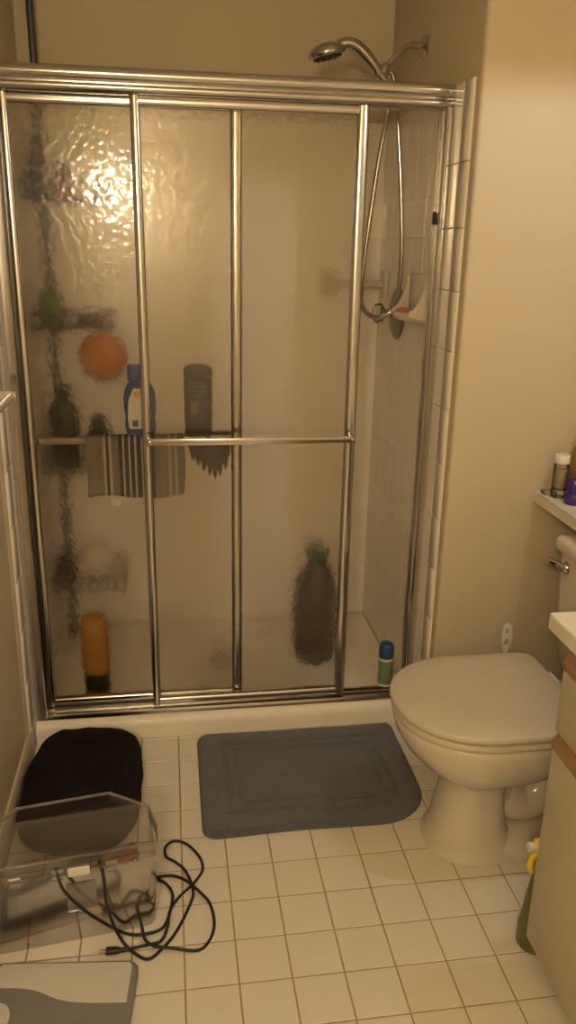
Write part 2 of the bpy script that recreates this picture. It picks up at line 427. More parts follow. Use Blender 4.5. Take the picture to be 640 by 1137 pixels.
# header: ribbed front made of two rounded ridges and a lip
hp = []
def arc(cy, cz, r_, a0, a1, n=6): return [(cy + r_ * math.cos(a0 + (a1 - a0) * k / n), cz + r_ * math.sin(a0 + (a1 - a0) * k / n)) for k in range(n + 1)]
hp += [(0.328, 1.776), (0.328, 1.834), (0.270, 1.834), (0.264, 1.832)]
hp += [(0.262 - 0.0085 * math.sin(PI * k / 10) ** 0.8, 1.831 - 0.029 * k / 10) for k in range(11)]
hp += [(0.2635, 1.800)]
hp += [(0.262 - 0.0060 * math.sin(PI * k / 10) ** 0.8, 1.798 - 0.020 * k / 10) for k in range(11)]
hp += [(0.264, 1.776)]
hd = extrude_x('header', 'aluminium', L(hp), FX0, FX1, frame, smooth=50)
# sill track with ridges
sp_ = [(0.258, 0.068), (0.258, 0.074), (0.262, 0.083), (0.268, 0.084), (0.270, 0.078), (0.278, 0.078), (0.279, 0.090), (0.283, 0.090), (0.284, 0.079), (0.297, 0.079), (0.298, 0.092), (0.302, 0.092), (0.303, 0.080), (0.326, 0.080), (0.328, 0.076), (0.328, 0.068)]
extrude_x('sill_track', 'aluminium', L(sp_), FX0, FX1, frame, smooth=25)
def jamb(xa, s, p=0.031):
    # C channel against the wall; s = +1 opens to +x
    pr = [(xa, -0.032), (xa + s * 0.006, -0.034), (xa + s * 0.012, -0.033), (xa + s * (p - 0.003), -0.033), (xa + s * p, -0.030), (xa + s * p, -0.020), (xa + s * 0.012, -0.019), (xa + s * 0.012, 0.019),
          (xa + s * p, 0.020), (xa + s * p, 0.033), (xa, 0.035)]
    return extrude_z('jamb', 'aluminium', pr, 0.008, 1.710, frame, smooth=30)
jamb(FX0, 1); jamb(FX1, -1, 0.020)
box('bumper', 'black_rubber', FX1 - 0.027, FX1 - 0.020, -0.006, 0.006, 1.43, 1.462, 0.002, frame)
for xx, s in ((FX0, 1), (FX1, -1)):
    for zz in (0.30, 1.45):
        lathe('screw', 'chrome', [(0.005, 0), (0.004, 0.002), (0.001, 0.0025)], frame, (xx + s * 0.012, 0.0, zz), (0, s * PI / 2, 0), 10)
# ------------------------------------------------------------------ sliding doors
def sliding_door(name, label, x0, x1, yc, z0, z1, bar_y, bar_z, sw0, sw1):
    d = tag(empty(name, ((x0 + x1) / 2, yc, z0)), label, 'shower door', 'sliding shower doors')
    ox, oz = (x0 + x1) / 2, z0
    def q(nm, m_, a0, a1, b0, b1, c0, c1, bev): return box(nm, m_, a0 - ox, a1 - ox, b0, b1, c0 - oz, c1 - oz, bev, d, 3)
    g = q('glass_pane', 'hammered_glass', x0 + 0.010, x1 - 0.010, -0.0022, 0.0022, z0 + 0.012, z1 - 0.012, 0)
    def stile(xa, xb):
        w_ = xb - xa; c = (xa + xb) / 2 - ox
        pr = []
        for k in range(9):
            t = PI * k / 8
            pr.append((c - w_ / 2 * math.cos(t), -0.006 - 0.007 * math.sin(t)))
        pr += [(c + w_ / 2, 0.008), (c + w_ / 2 - 0.003, 0.011), (c - w_ / 2 + 0.003, 0.011), (c - w_ / 2, 0.008)]
        extrude_z('stile', 'aluminium', pr, 0, z1 - z0, d, smooth=60)
    stile(x0, x0 + sw0); stile(x1 - sw1, x1)
    def rail(za, zb):
        hz = zb - za; c = (za + zb) / 2 - oz
        pr = [(-0.006 - 0.005 * math.sin(PI * k / 6), c - hz / 2 * math.cos(PI * k / 6)) for k in range(7)] + [(0.010, c + hz / 2), (0.010, c - hz / 2)]
        extrude_x('rail', 'aluminium', pr, x0 + 0.004 - ox, x1 - 0.004 - ox, d, smooth=60)
    rail(z0, z0 + 0.024); rail(z1 - 0.022, z1)
    return d, ox, oz
# front door with the towel bar towards the room
D1, ox, oz = sliding_door('shower_door', 'front sliding shower door of hammered glass with towel bar facing the room', -0.074, 0.522, 0.2745, 0.0935, 1.7745, 0, 0, 0.024, 0.030)
tb = box('towel_bar', 'aluminium', -0.062 - ox, 0.512 - ox, -0.0585, -0.0525, 0.918 - oz, 0.937 - oz, 0.0022, D1)
for xx in (-0.060, 0.498):
    bm = bmesh.new(); bbox(bm, xx - ox, xx + 0.012 - ox, -0.0535, -0.010, 0.920 - oz, 0.935 - oz, 0.002)
    bk = finish(bm, 'bracket', 'aluminium', tb)
    lathe('screw', 'chrome', [(0.006, 0), (0.005, 0.003), (0.001, 0.004)], tb, (xx + 0.006 - ox, -0.0585, 0.9275 - oz), (PI / 2, 0, 0), 12)
# rear door with its ledge-like bar inside the shower
D2, ox2, oz2 = sliding_door('shower_door', 'rear sliding shower door of hammered glass on the left with inside bar', -0.3865, 0.202, 0.3045, 0.0945, 1.7745, 0, 0, 0.022, 0.030)
rb = box('inner_bar', 'aluminium', -0.376 - ox2, 0.185 - ox2, 0.0135, 0.0485, 0.902 - oz2, 0.920 - oz2, 0.003, D2)
for xx in (-0.380, 0.176):
    box('bracket', 'aluminium', xx - ox2, xx + 0.012 - ox2, 0.006, 0.020, 0.904 - oz2, 0.918 - oz2, 0.002, rb)

# ------------------------------------------------------------------ hand shower, arm, valve, soap dish, corner bar
XS = XE - 0.0078
arm = tag(empty('shower_outlet', (XE, 0.576, 1.98)), 'bent chrome shower outlet pipe with round flange high on the shower end wall', 'shower pipe')
lathe('flange', 'chrome', [(0.034, 0), (0.034, 0.003), (0.026, 0.009), (0.012, 0.013), (0.010, 0.014)], arm, (0, 0, 0), (0, -PI / 2, 0), 28)
tube('pipe', 'chrome', catmull([(0, 0, 0), (-0.03, -0.002, 0.003), (-0.055, -0.004, -0.002), (-0.085, -0.008, -0.028), (-0.118, -0.012, -0.064)], 8), 0.0105, arm, 14)
dv = tube('diverter', 'chrome', [(-0.108, -0.011, -0.052), (-0.116, -0.012, -0.061), (-0.122, -0.0125, -0.068), (-0.134, -0.014, -0.086)], [0.012, 0.0165, 0.0175, 0.014], arm, 16)
lathe('collar', 'chrome', [(0.011, -0.012), (0.015, -0.008), (0.015, 0.008), (0.011, 0.012)], dv, (-0.140, -0.015, -0.072), (0, PI / 2.6, 0), 16)
hs = tag(empty('hand_shower', (0.60, 0.560, 1.91)), 'chrome hand shower head with curved handle and looping metal hose', 'shower head')
hx = Vector((0.60, 0.560, 1.91))
def rel(pts): return [Vector(p) - hx for p in pts]
hp_ = catmull([(0.632, 0.562, 1.888), (0.605, 0.560, 1.915), (0.575, 0.558, 1.945), (0.545, 0.554, 1.966), (0.515, 0.550, 1.973), (0.490, 0.548, 1.966)], 6)
nr = len(hp_)
tube('handle', 'chrome', rel(hp_), [0.0125 + 0.006 * math.sin(PI * min(1, k / nr * 1.1)) + 0.005 * (k / nr) for k in range(nr)], hs, 16, 0.85)
hd_ = lathe('head', 'chrome', [(0.004, 0.021), (0.022, 0.019), (0.040, 0.012), (0.051, 0.002), (0.053, -0.007), (0.050, -0.013), (0.040, -0.016)], hs, Vector((0.458, 0.545, 1.950)) - hx, (0.06, -0.24, 0), 28)
lathe('face_plate', 'black_rubber', [(0.040, 0), (0.040, -0.003), (0.030, -0.006), (0.006, -0.006)], hd_, (0, 0, -0.0155), (0, 0, 0), 24)
for k in range(10):
    a = 2 * PI * k / 10
    lathe('nozzle', 'dull_aluminium', [(0.003, 0), (0.002, -0.004)], hd_, (0.030 * math.cos(a), 0.030 * math.sin(a), -0.0205), (0, 0, 0), 6)
hosep = catmull([(0.630, 0.560, 1.885), (0.648, 0.565, 1.83), (0.625, 0.57, 1.66), (0.602, 0.57, 1.45), (0.594, 0.575, 1.33), (0.600, 0.58, 1.265), (0.640, 0.59, 1.232), (0.690, 0.59, 1.245), (0.712, 0.58, 1.31), (0.714, 0.572, 1.42), (0.698, 0.57, 1.62), (0.672, 0.567, 1.83), (0.655, 0.563, 1.90), (0.632, 0.561, 1.916)], 22)
bm = bmesh.new()
tube_into(bm, rel(hosep), [0.0068 if k % 2 else 0.0078 for k in range(len(hosep))], 10)
finish(bm, 'hose', 'chrome', hs, smooth=80)

valve = tag(empty('shower_valve', (XS, 0.672, 1.237)), 'chrome shower valve with round plate and clear faceted knob', 'faucet')
lathe('escutcheon', 'dull_aluminium', [(0.082, 0.0), (0.082, 0.004), (0.070, 0.012), (0.035, 0.018), (0.020, 0.020)], valve, (0, 0, 0), (0, -PI / 2, 0), 36)
tube('stem', 'chrome', [(-0.018, 0, 0), (-0.050, 0, 0)], 0.014, valve, 14)
lathe('knob', 'clear_glass', [(0.016, 0.0), (0.030, 0.006), (0.033, 0.016), (0.030, 0.030), (0.020, 0.036), (0.004, 0.037)], valve, (-0.046, 0, 0), (0, -PI / 2, 0), 8, smooth=10)

dish = tag(empty('soap_dish', (XS, 0.43, 1.25)), 'white ceramic soap dish with raised back on shower end wall', 'soap dish')
box('back_plate', 'porcelain', -0.012, 0.0, -0.095, 0.095, -0.02, 0.115, 0.005, dish, 3)
bm = bmesh.new()
# projecting tray with rounded outer rim
n = 20; rings = []
def tr_ring(s, z, ins):
    pts = []
    for k in range(n + 1):
        a = PI * k / n
        pts.append((-max(0.0, (s - ins)) * math.sin(a) ** 0.7 - 0.006, (0.092 - ins) * math.cos(a), z))
    return pts
rings = [tr_ring(0.055, -0.018, 0.012), tr_ring(0.072, -0.010, 0.004), tr_ring(0.078, 0.004, 0), tr_ring(0.076, 0.010, 0.001), tr_ring(0.072, 0.010, 0.006), tr_ring(0.068, 0.001, 0.012), tr_ring(0.05, -0.002, 0.03)]
skin_rings(bm, rings)
finish(bm, 'tray', 'porcelain', dish, smooth=70)
for s in (-1, 1):
    bm = bmesh.new()
    pr = [(-0.010, -0.012), (-0.070, 0.004), (-0.058, 0.020), (-0.034, 0.040), (-0.024, 0.075), (-0.020, 0.112), (-0.010, 0.115)]
    skin_rings(bm, [[(x, s * 0.095, z) for x, z in pr], [(x, s * 0.083, z) for x, z in pr]])
    bmesh.ops.bevel(bm, geom=bm.edges[:], offset=0.0025, segments=2, affect='EDGES')
    finish(bm, 'side_rib', 'porcelain', dish, smooth=60)
soap = tag(lathe('soap', 'pink_soap', [(0.012, 0), (0.019, 0.004), (0.021, 0.010), (0.017, 0.018), (0.008, 0.021)], None, (XS - 0.042, 0.470, 1.2490), n=18, sy=1.3), 'small pink soap lying in the ceramic soap dish', 'soap')

A = Vector((XS, 0.825, 1.322)); B = Vector((0.561, YB - 0.0085, 1.318))
cbar = tag(empty('corner_bar', A), 'white ceramic bar set across the back corner of the shower', 'grab bar')
tube('bar', 'porcelain', [(-0.012, 0.006, 0), (B - A) + Vector((0.010, -0.010, 0))], 0.012, cbar, 14)
bm = bmesh.new(); bbox(bm, -0.016, 0, -0.026, 0.026, -0.045, 0.045, 0.006, 3); finish(bm, 'mount', 'porcelain', cbar)
bm = bmesh.new(); bbox(bm, -0.026, 0.026, -0.016, 0, -0.045, 0.045, 0.006, 3); finish(bm, 'mount', 'porcelain', cbar, (B - A))

# ------------------------------------------------------------------ things standing in the shower
can = tag(empty('spray_can', (0.668, 0.314, 0.0925)), 'green aerosol can with blue cap standing on the shower door sill', 'spray can')
lathe('body', 'green_can', [(0.021, 0), (0.0235, 0.003), (0.0235, 0.090), (0.021, 0.098)], can, n=24)
lathe('rim', 'label_white', [(0.0237, 0.089), (0.0243, 0.092), (0.0243, 0.096), (0.0225, 0.099)], can, n=24)
lathe('cap', 'blue_cap', [(0.0235, 0.098), (0.0240, 0.104), (0.0240, 0.132), (0.021, 0.143), (0.013, 0.149), (0.003, 0.150)], can, n=24)
lathe('base_ring', 'label_white', [(0.0225, -0.0005), (0.0242, 0.001), (0.0242, 0.006), (0.0236, 0.007)], can, n=24)
jug = tag(empty('jug', (0.487, 0.60, 0.0480)), 'large dark jug with green cap blurred behind the right glass door', 'bottle')
lathe('body', 'bottle_dark', [(0.058, 0), (0.070, 0.012), (0.076, 0.06), (0.078, 0.16), (0.076, 0.24), (0.066, 0.30), (0.046, 0.345), (0.034, 0.365), (0.034, 0.38)], jug, n=28)
lathe('cap', 'cap_green', [(0.036, 0.381), (0.038, 0.385), (0.038, 0.415), (0.034, 0.42), (0.004, 0.421)], jug, n=24)

# things on the inner bar of the rear door
BZ = 0.9205
def loft_bottle(name, mname, prof, parent, loc, n=28, pw=2.6):
    bm = bmesh.new(); rings = []
    for hw, dp, z in prof:
        ring = []
        for k in range(n):
            a = 2 * PI * k / n; c, s = math.cos(a), math.sin(a)
            ring.append((hw * math.copysign(abs(c) ** (2 / pw), c), dp * math.copysign(abs(s) ** (2 / pw), s), z))
        rings.append(ring)
    skin_rings(bm, rings)
    return finish(bm, name, mname, parent, loc, smooth=50)
bb = tag(empty('body_wash_bottle', (-0.080, 0.3355, BZ + 0.0045)), 'blue bottle with white label standing on the inside bar above washcloth', 'bottle')
loft_bottle('body', 'blue_plastic', [(0.036, 0.014, 0), (0.040, 0.016, 0.006), (0.043, 0.016, 0.03), (0.041, 0.016, 0.05), (0.044, 0.016, 0.075), (0.045, 0.016, 0.10), (0.041, 0.016, 0.125), (0.033, 0.015, 0.143), (0.024, 0.014, 0.152)], bb, (0, 0, 0))
loft_bottle('cap', 'blue_plastic', [(0.021, 0.013, 0.152), (0.022, 0.014, 0.156), (0.021, 0.013, 0.190), (0.017, 0.010, 0.196)], bb, (-0.010, 0, 0))
bm = bmesh.new()
lp = [(-0.030, 0.020), (0.024, 0.020), (0.030, 0.06), (0.022, 0.105), (0.002, 0.132), (-0.016, 0.132), (-0.030, 0.10), (-0.034, 0.05)]
skin_rings(bm, [[(x, -0.0160, z) for x, z in lp], [(x, -0.0175, z) for x, z in lp]])
lb = finish(bm, 'label', 'label_white', bb, smooth=None)
box('brand_mark', 'label_yellow', -0.014, 0.008, -0.0182, -0.0172, 0.108, 0.124, 0, lb)
box('bar_code', 'label_dark', -0.022, -0.006, -0.0182, -0.0172, 0.026, 0.044, 0, lb)
gb = tag(empty('shampoo_bottle', (0.0815, 0.3355, BZ + 0.0005)), 'tall charcoal grey shampoo bottle standing on the inside bar', 'bottle')
loft_bottle('body', 'charcoal_plastic', [(0.034, 0.014, 0), (0.038, 0.016, 0.004), (0.039, 0.016, 0.06), (0.039, 0.016, 0.165)], gb, (0, 0, 0), pw=3.5)
loft_bottle('cap', 'charcoal_plastic', [(0.0395, 0.0165, 0.167), (0.0395, 0.0165, 0.188), (0.030, 0.014, 0.196), (0.012, 0.009, 0.201)], gb, (0, 0, 0), pw=3.5)
box('label', 'grey_label', -0.022, -0.001, -0.0172, -0.0158, 0.062, 0.098, 0, gb)
for k in range(4): box('print_line', 'grey_label', -0.024, 0.024, -0.0168, -0.0158, 0.115 + k * 0.011, 0.1175 + k * 0.011, 0, gb)

# washcloth draped over the bar
cl = tag(empty('washcloth', (-0.098, 0.3355, BZ)), 'striped washcloth draped over the inside bar of the rear door', 'washcloth')
bm = bmesh.new(); nu, nv = 40, 30; rows_ = []
for j in range(nv + 1):
    s = j / nv; rowv = []
    for i in range(nu + 1):
        x = -0.135 + 0.27 * i / nu
        wob = 0.0025 * math.sin(x * 60) + 0.002 * math.sin(x * 113 + 1)
        top = 0.003
        drop = 0.172 + 0.006 * math.sin(x * 25 + 0.5)
        if s < 0.44:
            d = drop * (1 - s / 0.44); y, z = -0.0215 + wob * min(1, d / 0.06) - 0.002 * (d / drop), top - 0.003 - d
        elif s > 0.56:
            d = 0.12 * ((s - 0.56) / 0.44); y, z = 0.0215 + wob * min(1, d / 0.06), top - 0.003 - d
        else:
            t = (s - 0.44) / 0.12; y, z = -0.0215 + 0.043 * t, top
        xx = x * (1 + 0.02 * math.sin(3 * s)) + 0.004 * (1 - s) * math.sin(7 * s)
        rowv.append(bm.verts.new((xx, y, z)))
    rows_.append(rowv)
for j in range(nv):
    for i in range(nu): bm.faces.new((rows_[j][i], rows_[j][i + 1], rows_[j + 1][i + 1], rows_[j + 1][i]))
bmesh.ops.solidify(bm, geom=bm.faces[:], thickness=0.002)
finish(bm, 'cloth', 'stripes', cl, smooth=70)
box('care_tag', 'label_white', -0.073, -0.045, -0.0275, -0.0262, -0.198, -0.172, 0, cl)

# dark net glove hanging from the bar under the grey bottle
gl_ = tag(empty('bath_glove', (0.108, 0.3595, BZ)), 'dark bath glove hanging in jagged fingers below the charcoal bottle', 'bath glove')
bm = bmesh.new()
tops = [-0.066 + 0.132 * k / 22 for k in range(23)]
bot = [-0.050, -0.072, -0.080, -0.070, -0.092, -0.096, -0.078, -0.104, -0.112, -0.088, -0.118, -0.132, -0.104, -0.134, -0.138, -0.106, -0.130, -0.124, -0.090, -0.112, -0.098, -0.080, -0.050]
R1 = []
for s in (0, 1):
    rr = []
    for k, x in enumerate(tops):
        colv = []
        for j in range(8):
            t = j / 7
            wv = 0.004 * math.sin(x * 150 + j) * t
            colv.append(bm.verts.new((x * (1 - 0.10 * t) + 0.006 * t, (-0.005 if s == 0 else 0.005) + wv, 0.004 + (bot[k] - 0.004) * t)))
        rr.append(colv)
    R1.append(rr)
for s in (0, 1):
    for k in range(22):
        for j in range(7):
            q = (R1[s][k][j], R1[s][k + 1][j], R1[s][k + 1][j + 1], R1[s][k][j + 1]); bm.faces.new(q if s == 0 else q[::-1])
for k in range(22):
    bm.faces.new((R1[0][k][0], R1[1][k][0], R1[1][k + 1][0], R1[0][k + 1][0])); bm.faces.new((R1[0][k][7], R1[0][k + 1][7], R1[1][k + 1][7], R1[1][k][7]))
for j in range(7):
    bm.faces.new((R1[0][0][j], R1[0][0][j + 1], R1[1][0][j + 1], R1[1][0][j])); bm.faces.new((R1[0][22][j], R1[1][22][j], R1[1][22][j + 1], R1[0][22][j + 1]))
finish(bm, 'mitt', 'dark_net', gl_, smooth=60)
bm = bmesh.new(); tube_into(bm, catmull([(0.0, -0.004, 0.0), (0.0, -0.012, 0.006), (0.0, -0.028, 0.0045), (0.0, -0.046, 0.004), (0.0, -0.0505, -0.004), (0.0, -0.0505, -0.022)], 5), 0.003, 8); finish(bm, 'loop', 'dark_net', gl_)

# tension pole caddy in the back left corner
PX, PY = -0.372, 0.865
pole = tag(empty('shower_caddy', (PX, PY, 0.053)), 'dark tension-pole shower caddy with wire baskets in the back left corner', 'shower caddy')
tube('pole', 'caddy_metal', [(0, 0, 0), (0, 0, ZC - 0.055)], 0.011, pole, 14)
lathe('foot', 'black_rubber', [(0.022, 0), (0.022, 0.008), (0.013, 0.020), (0.012, 0.03)], pole, (0, 0, 0.0005), n=18)
def basket(z, w_, dpt):
    bm = bmesh.new()
    x0, x1, y0, y1 = -0.038, w_ - 0.038, -dpt, 0.035
    for zz, rr in ((0.0, 0.003), (0.045, 0.0035)):
        tube_into(bm, [(x0, y0, zz), (x1, y0, zz), (x1, y1, zz), (x0, y1, zz), (x0, y0 + 0.001, zz)], rr, 8)
    k = x0
    while k <= x1 + 1e-6:
        tube_into(bm, [(k, y0, 0.045), (k, y0, 0), (k, y1, 0), (k, y1, 0.045)], 0.002, 6); k += (x1 - x0) / 8
    for yy in (y0 + 0.06, y0 + 0.12): tube_into(bm, [(x0, yy, 0), (x1, yy, 0)], 0.002, 6)
    b_ = finish(bm, 'basket', 'caddy_metal', pole, (0, 0, z - 0.053))
    lathe('clamp', 'caddy_metal', [(0.016, -0.015), (0.018, -0.01), (0.018, 0.02), (0.016, 0.025)], b_, (0, 0, 0.015), n=14)
BZS = (1.56, 1.18, 0.72, 0.30)
for z in BZS: basket(z, 0.24, 0.17)
def bottle(name, label, m1, m2, x, y, z, r, h, caph=0.03, sy=0.8, cat='bottle'):
    o = tag(empty(name, (x, y, z + 0.0025)), label, cat)
    lathe('body', m1, [(r * 0.9, 0), (r, 0.006), (r, h * 0.75), (r * 0.8, h * 0.9), (r * 0.45, h * 0.96), (r * 0.42, h)], o, n=20, sy=sy)
    lathe('cap', m2, [(r * 0.55, h), (r * 0.58, h + 0.004), (r * 0.55, h + caph - 0.004), (r * 0.4, h + caph)], o, n=18, sy=sy)
    return o
bottle('conditioner_bottle', 'squat black bottle in the top basket of the shower caddy', 'black_plastic', 'brown_dark', PX - 0.005, 0.74, BZS[0], 0.032, 0.085, 0.02)
bottle('scrub_bottle', 'small red bottle in the top basket of the shower caddy', 'red_plastic', 'brown_dark', PX + 0.070, 0.75, BZS[0], 0.024, 0.08, 0.02)
bottle('shampoo_bottle', 'tall dark brown bottle in the top basket against the left wall', 'brown_dark', 'black_plastic', PX - 0.005, 0.815, BZS[0], 0.024, 0.15, 0.03)
bottle('conditioner_bottle', 'green bottle in the second basket of the shower caddy', 'green_plastic', 'green_plastic', PX + 0.015, 0.75, BZS[1], 0.034, 0.12, 0.02)
o = tag(box('soap_box', 'brown_dark', -0.045, 0.045, -0.03, 0.03, 0, 0.035, 0.008, None, 3, (PX + 0.135, 0.74, BZS[1] + 0.0030)), 'dark soap box in the second basket of the shower caddy', 'soap box')
lf = tag(empty('loofah', (PX + 0.175, 0.655, 1.04)), 'bright orange mesh loofah hanging from the second caddy basket', 'loofah')
bm = bmesh.new(); bmesh.ops.create_icosphere(bm, subdivisions=4, radius=0.072)
for v in bm.verts:
    d = v.co.normalized(); v.co *= 1 + 0.16 * noise.noise(d * 5) + 0.10 * noise.noise(d * 13)
finish(bm, 'mesh_ball', 'orange_net', lf, (0, 0, 0.06), smooth=80)
tube('string', 'orange_net', [(0, 0, 0.12), (0.004, 0.01, 0.16), (0.0, 0.040, 0.190)], 0.0025, lf, 8)
bottle('shampoo_bottle', 'tall black bottle in the third basket of the shower caddy', 'black_plastic', 'black_plastic', PX + 0.030, 0.75, BZS[2], 0.048, 0.235, 0.04)
bottle('pump_bottle', 'short wide black bottle in the third basket of the shower caddy', 'black_plastic', 'brown_dark', PX + 0.140, 0.75, BZS[2], 0.042, 0.15, 0.025)
o = tag(empty('sponge', (PX + 0.11, 0.76, BZS[3] + 0.003)), 'pale bath sponge in the lowest basket of the shower caddy', 'sponge')
bm = bmesh.new(); bmesh.ops.create_icosphere(bm, subdivisions=3, radius=1)
for v in bm.verts:
    d = v.co.copy(); f_ = 1 + 0.14 * noise.noise(d * 3); v.co = Vector((d.x * 0.075 * f_, d.y * 0.05 * f_, 0.068 + d.z * 0.066 * f_))
finish(bm, 'foam', 'pale_cloth', o)
bottle('conditioner_bottle', 'dark bottle in the lowest basket of the shower caddy', 'brown_dark', 'black_plastic', PX + 0.0, 0.75, BZS[3], 0.030, 0.09, 0.02)
yb = tag(empty('lotion_bottle', (-0.253, 0.435, 0.0515)), 'yellow orange bottle standing upside down on black cap behind left glass', 'bottle')
loft_bottle('cap', 'black_plastic', [(0.036, 0.026, 0), (0.040, 0.030, 0.004), (0.040, 0.030, 0.075), (0.036, 0.026, 0.080)], yb, (0, 0, 0))
loft_bottle('body', 'yellow_plastic', [(0.038, 0.028, 0.080), (0.044, 0.032, 0.10), (0.045, 0.033, 0.20), (0.040, 0.028, 0.265), (0.034, 0.018, 0.275)], yb, (0, 0, 0))

# ------------------------------------------------------------------ towel bar on the left wall
tbar = tag(empty('towel_bar', (XL, -0.1, 1.075)), 'pale towel bar on the left wall just before the shower', 'towel bar')
tube('bar', 'porcelain', [(0.050, -0.30, 0), (0.050, 0.21, 0)], 0.0095, tbar, 14)
for yy in (-0.30, 0.205):
    tube('post', 'porcelain', [(0.0, yy, 0), (0.012, yy, 0), (0.018, yy, 0), (0.045, yy, 0), (0.062, yy, 0)], [0.024, 0.022, 0.013, 0.013, 0.010], tbar, 16)

# ------------------------------------------------------------------ toilet
YT = -0.292
toilet = tag(empty('toilet', (0.75, YT, 0)), 'white ceramic toilet with closed lid facing left beside the shower', 'toilet')
TO = Vector((0.75, YT, 0))
def egg(xf, xb, xm, hw, z, n=64, pb=13.0, pf=2.15):
    pts = []
    for k in range(n):
        a = 2 * PI * k / n; c, s = math.cos(a), math.sin(a)
        p_ = pb if c > 0 else pf
        cx = math.copysign(abs(c) ** (2 / p_), c); sy = math.copysign(abs(s) ** (2 / p_), s)
        pts.append((xm + (xb - xm if c > 0 else xm - xf) * cx - TO.x, hw * sy, z))
    return pts
# pedestal column and bowl in one porcelain surface
bm = bmesh.new()
S = [(0.614, 0.90, 0.725, 0.114, 0.0), (0.614, 0.90, 0.725, 0.114, 0.010), (0.624, 0.84, 0.727, 0.102, 0.018), (0.633, 0.815, 0.727, 0.096, 0.06), (0.642, 0.805, 0.725, 0.091, 0.11), (0.653, 0.80, 0.725, 0.087, 0.16),
     (0.656, 0.805, 0.725, 0.088, 0.195), (0.642, 0.84, 0.724, 0.104, 0.215), (0.604, 0.90, 0.722, 0.136, 0.238), (0.572, 0.93, 0.724, 0.160, 0.265), (0.545, 0.95, 0.726, 0.176, 0.295),
     (0.528, 0.96, 0.728, 0.185, 0.325), (0.520, 0.965, 0.728, 0.189, 0.352), (0.519, 0.965, 0.728, 0.190, 0.366), (0.524, 0.962, 0.728, 0.186, 0.371)]
skin_rings(bm, [egg(a, b_, c, d, z, pb=3.2) for a, b_, c, d, z in S])
finish(bm, 'bowl', 'porcelain', toilet, smooth=60)
# foot and trapway behind the column
bm = bmesh.new()
skin_rings(bm, [egg(0.70, 1.10, 0.90, 0.118, 0.0, pb=3.5), egg(0.70, 1.10, 0.90, 0.118, 0.016, pb=3.5), egg(0.71, 1.09, 0.90, 0.110, 0.030, pb=3.5), egg(0.72, 1.07, 0.90, 0.085, 0.050, pb=3.5)])
finish(bm, 'foot', 'porcelain', toilet, smooth=60)
tp = catmull([(0.80, 0, 0.13), (0.86, 0, 0.10), (0.92, 0, 0.13), (0.955, 0, 0.20), (0.99, 0, 0.235), (1.03, 0, 0.20), (1.05, 0, 0.12), (1.05, 0, 0.03)], 6)
tube('trapway', 'porcelain', [Vector(p) - Vector((TO.x, 0, 0)) for p in tp], 0.058, toilet, 20)
box('rear_deck', 'porcelain', 0.93 - TO.x, 1.19 - TO.x, -0.105, 0.105, 0.26, 0.378, 0.015, toilet, 3)
for s in (-1, 1):
    lathe('bolt_cap', 'white_plastic', [(0.014, 0), (0.014, 0.006), (0.009, 0.015), (0.002, 0.018)], toilet, (0.93 - TO.x, s * 0.092, 0.024), n=14)
# seat ring and lid
def slab(name, m_, xf, xb, hw, z0, z1, rnd):
    bm = bmesh.new(); xm = 0.725
    rr = [egg(xf + rnd, xb - rnd, xm, hw - rnd, z0), egg(xf + rnd * 0.3, xb - rnd * 0.3, xm, hw - rnd * 0.3, z0 + rnd * 0.3), egg(xf, xb, xm, hw, z0 + rnd)]
    rr += [egg(xf, xb, xm, hw, z1 - rnd), egg(xf + rnd * 0.3, xb - rnd * 0.3, xm, hw - rnd * 0.3, z1 - rnd * 0.3), egg(xf + rnd, xb - rnd, xm, hw - rnd, z1), egg(xf + 0.05, xb - 0.05, xm, hw - 0.05, z1 + 0.003), egg(xf + 0.12, xb - 0.12, xm, hw - 0.12, z1 + 0.004)]
    skin_rings(bm, rr); return finish(bm, name, m_, toilet, smooth=50)
slab('seat', 'seat_plastic', 0.514, 0.940, 0.192, 0.3735, 0.3915, 0.006)
lid = slab('lid', 'seat_plastic', 0.510, 0.944, 0.194, 0.3945, 0.414, 0.007)
for s in (-1, 1):
    tube('hinge', 'white_plastic', [(0.952 - TO.x, s * 0.07 - 0.025, 0.392), (0.952 - TO.x, s * 0.07 + 0.025, 0.392)], 0.012, toilet, 14)
# tank
TX0 = 0.992
bm = bmesh.new()
def rr_ring(x0, x1, y0, y1, z, r_=0.03, n=6):
    pts = []
    for cx, cy, a0 in ((x1 - r_, y1 - r_, 0), (x0 + r_, y1 - r_, PI / 2), (x0 + r_, y0 + r_, PI), (x1 - r_, y0 + r_, 3 * PI / 2)):
        for k in range(n + 1):
            a = a0 + PI / 2 * k / n; pts.append((cx + r_ * math.cos(a) - TO.x, cy + r_ * math.sin(a) - TO.y, z))
    return pts
y0, y1 = -0.505, -0.085
skin_rings(bm, [rr_ring(TX0 + 0.03, 1.20, y0 + 0.03, y1 - 0.03, 0.378), rr_ring(TX0 + 0.02, 1.20, y0 + 0.02, y1 - 0.02, 0.39), rr_ring(TX0 + 0.006, 1.205, y0 + 0.006, y1 - 0.006, 0.55), rr_ring(TX0, 1.205, y0, y1, 0.70)])
finish(bm, 'tank', 'porcelain', toilet, smooth=60)
bm = bmesh.new()
skin_rings(bm, [rr_ring(TX0 - 0.004, 1.205, y0 - 0.004, y1 + 0.004, 0.7005), rr_ring(TX0 - 0.012, 1.210, y0 - 0.012, y1 + 0.012, 0.706), rr_ring(TX0 - 0.012, 1.210, y0 - 0.012, y1 + 0.012, 0.731), rr_ring(TX0 - 0.007, 1.206, y0 - 0.007, y1 + 0.007, 0.739), rr_ring(TX0 + 0.006, 1.19, y0 + 0.006, y1 - 0.006, 0.742)])
finish(bm, 'tank_lid', 'porcelain', toilet, smooth=60)
lv = empty('flush_lever', (TX0 - 0.002 - TO.x, -0.125 - TO.y, 0.655)); lv.parent = toilet
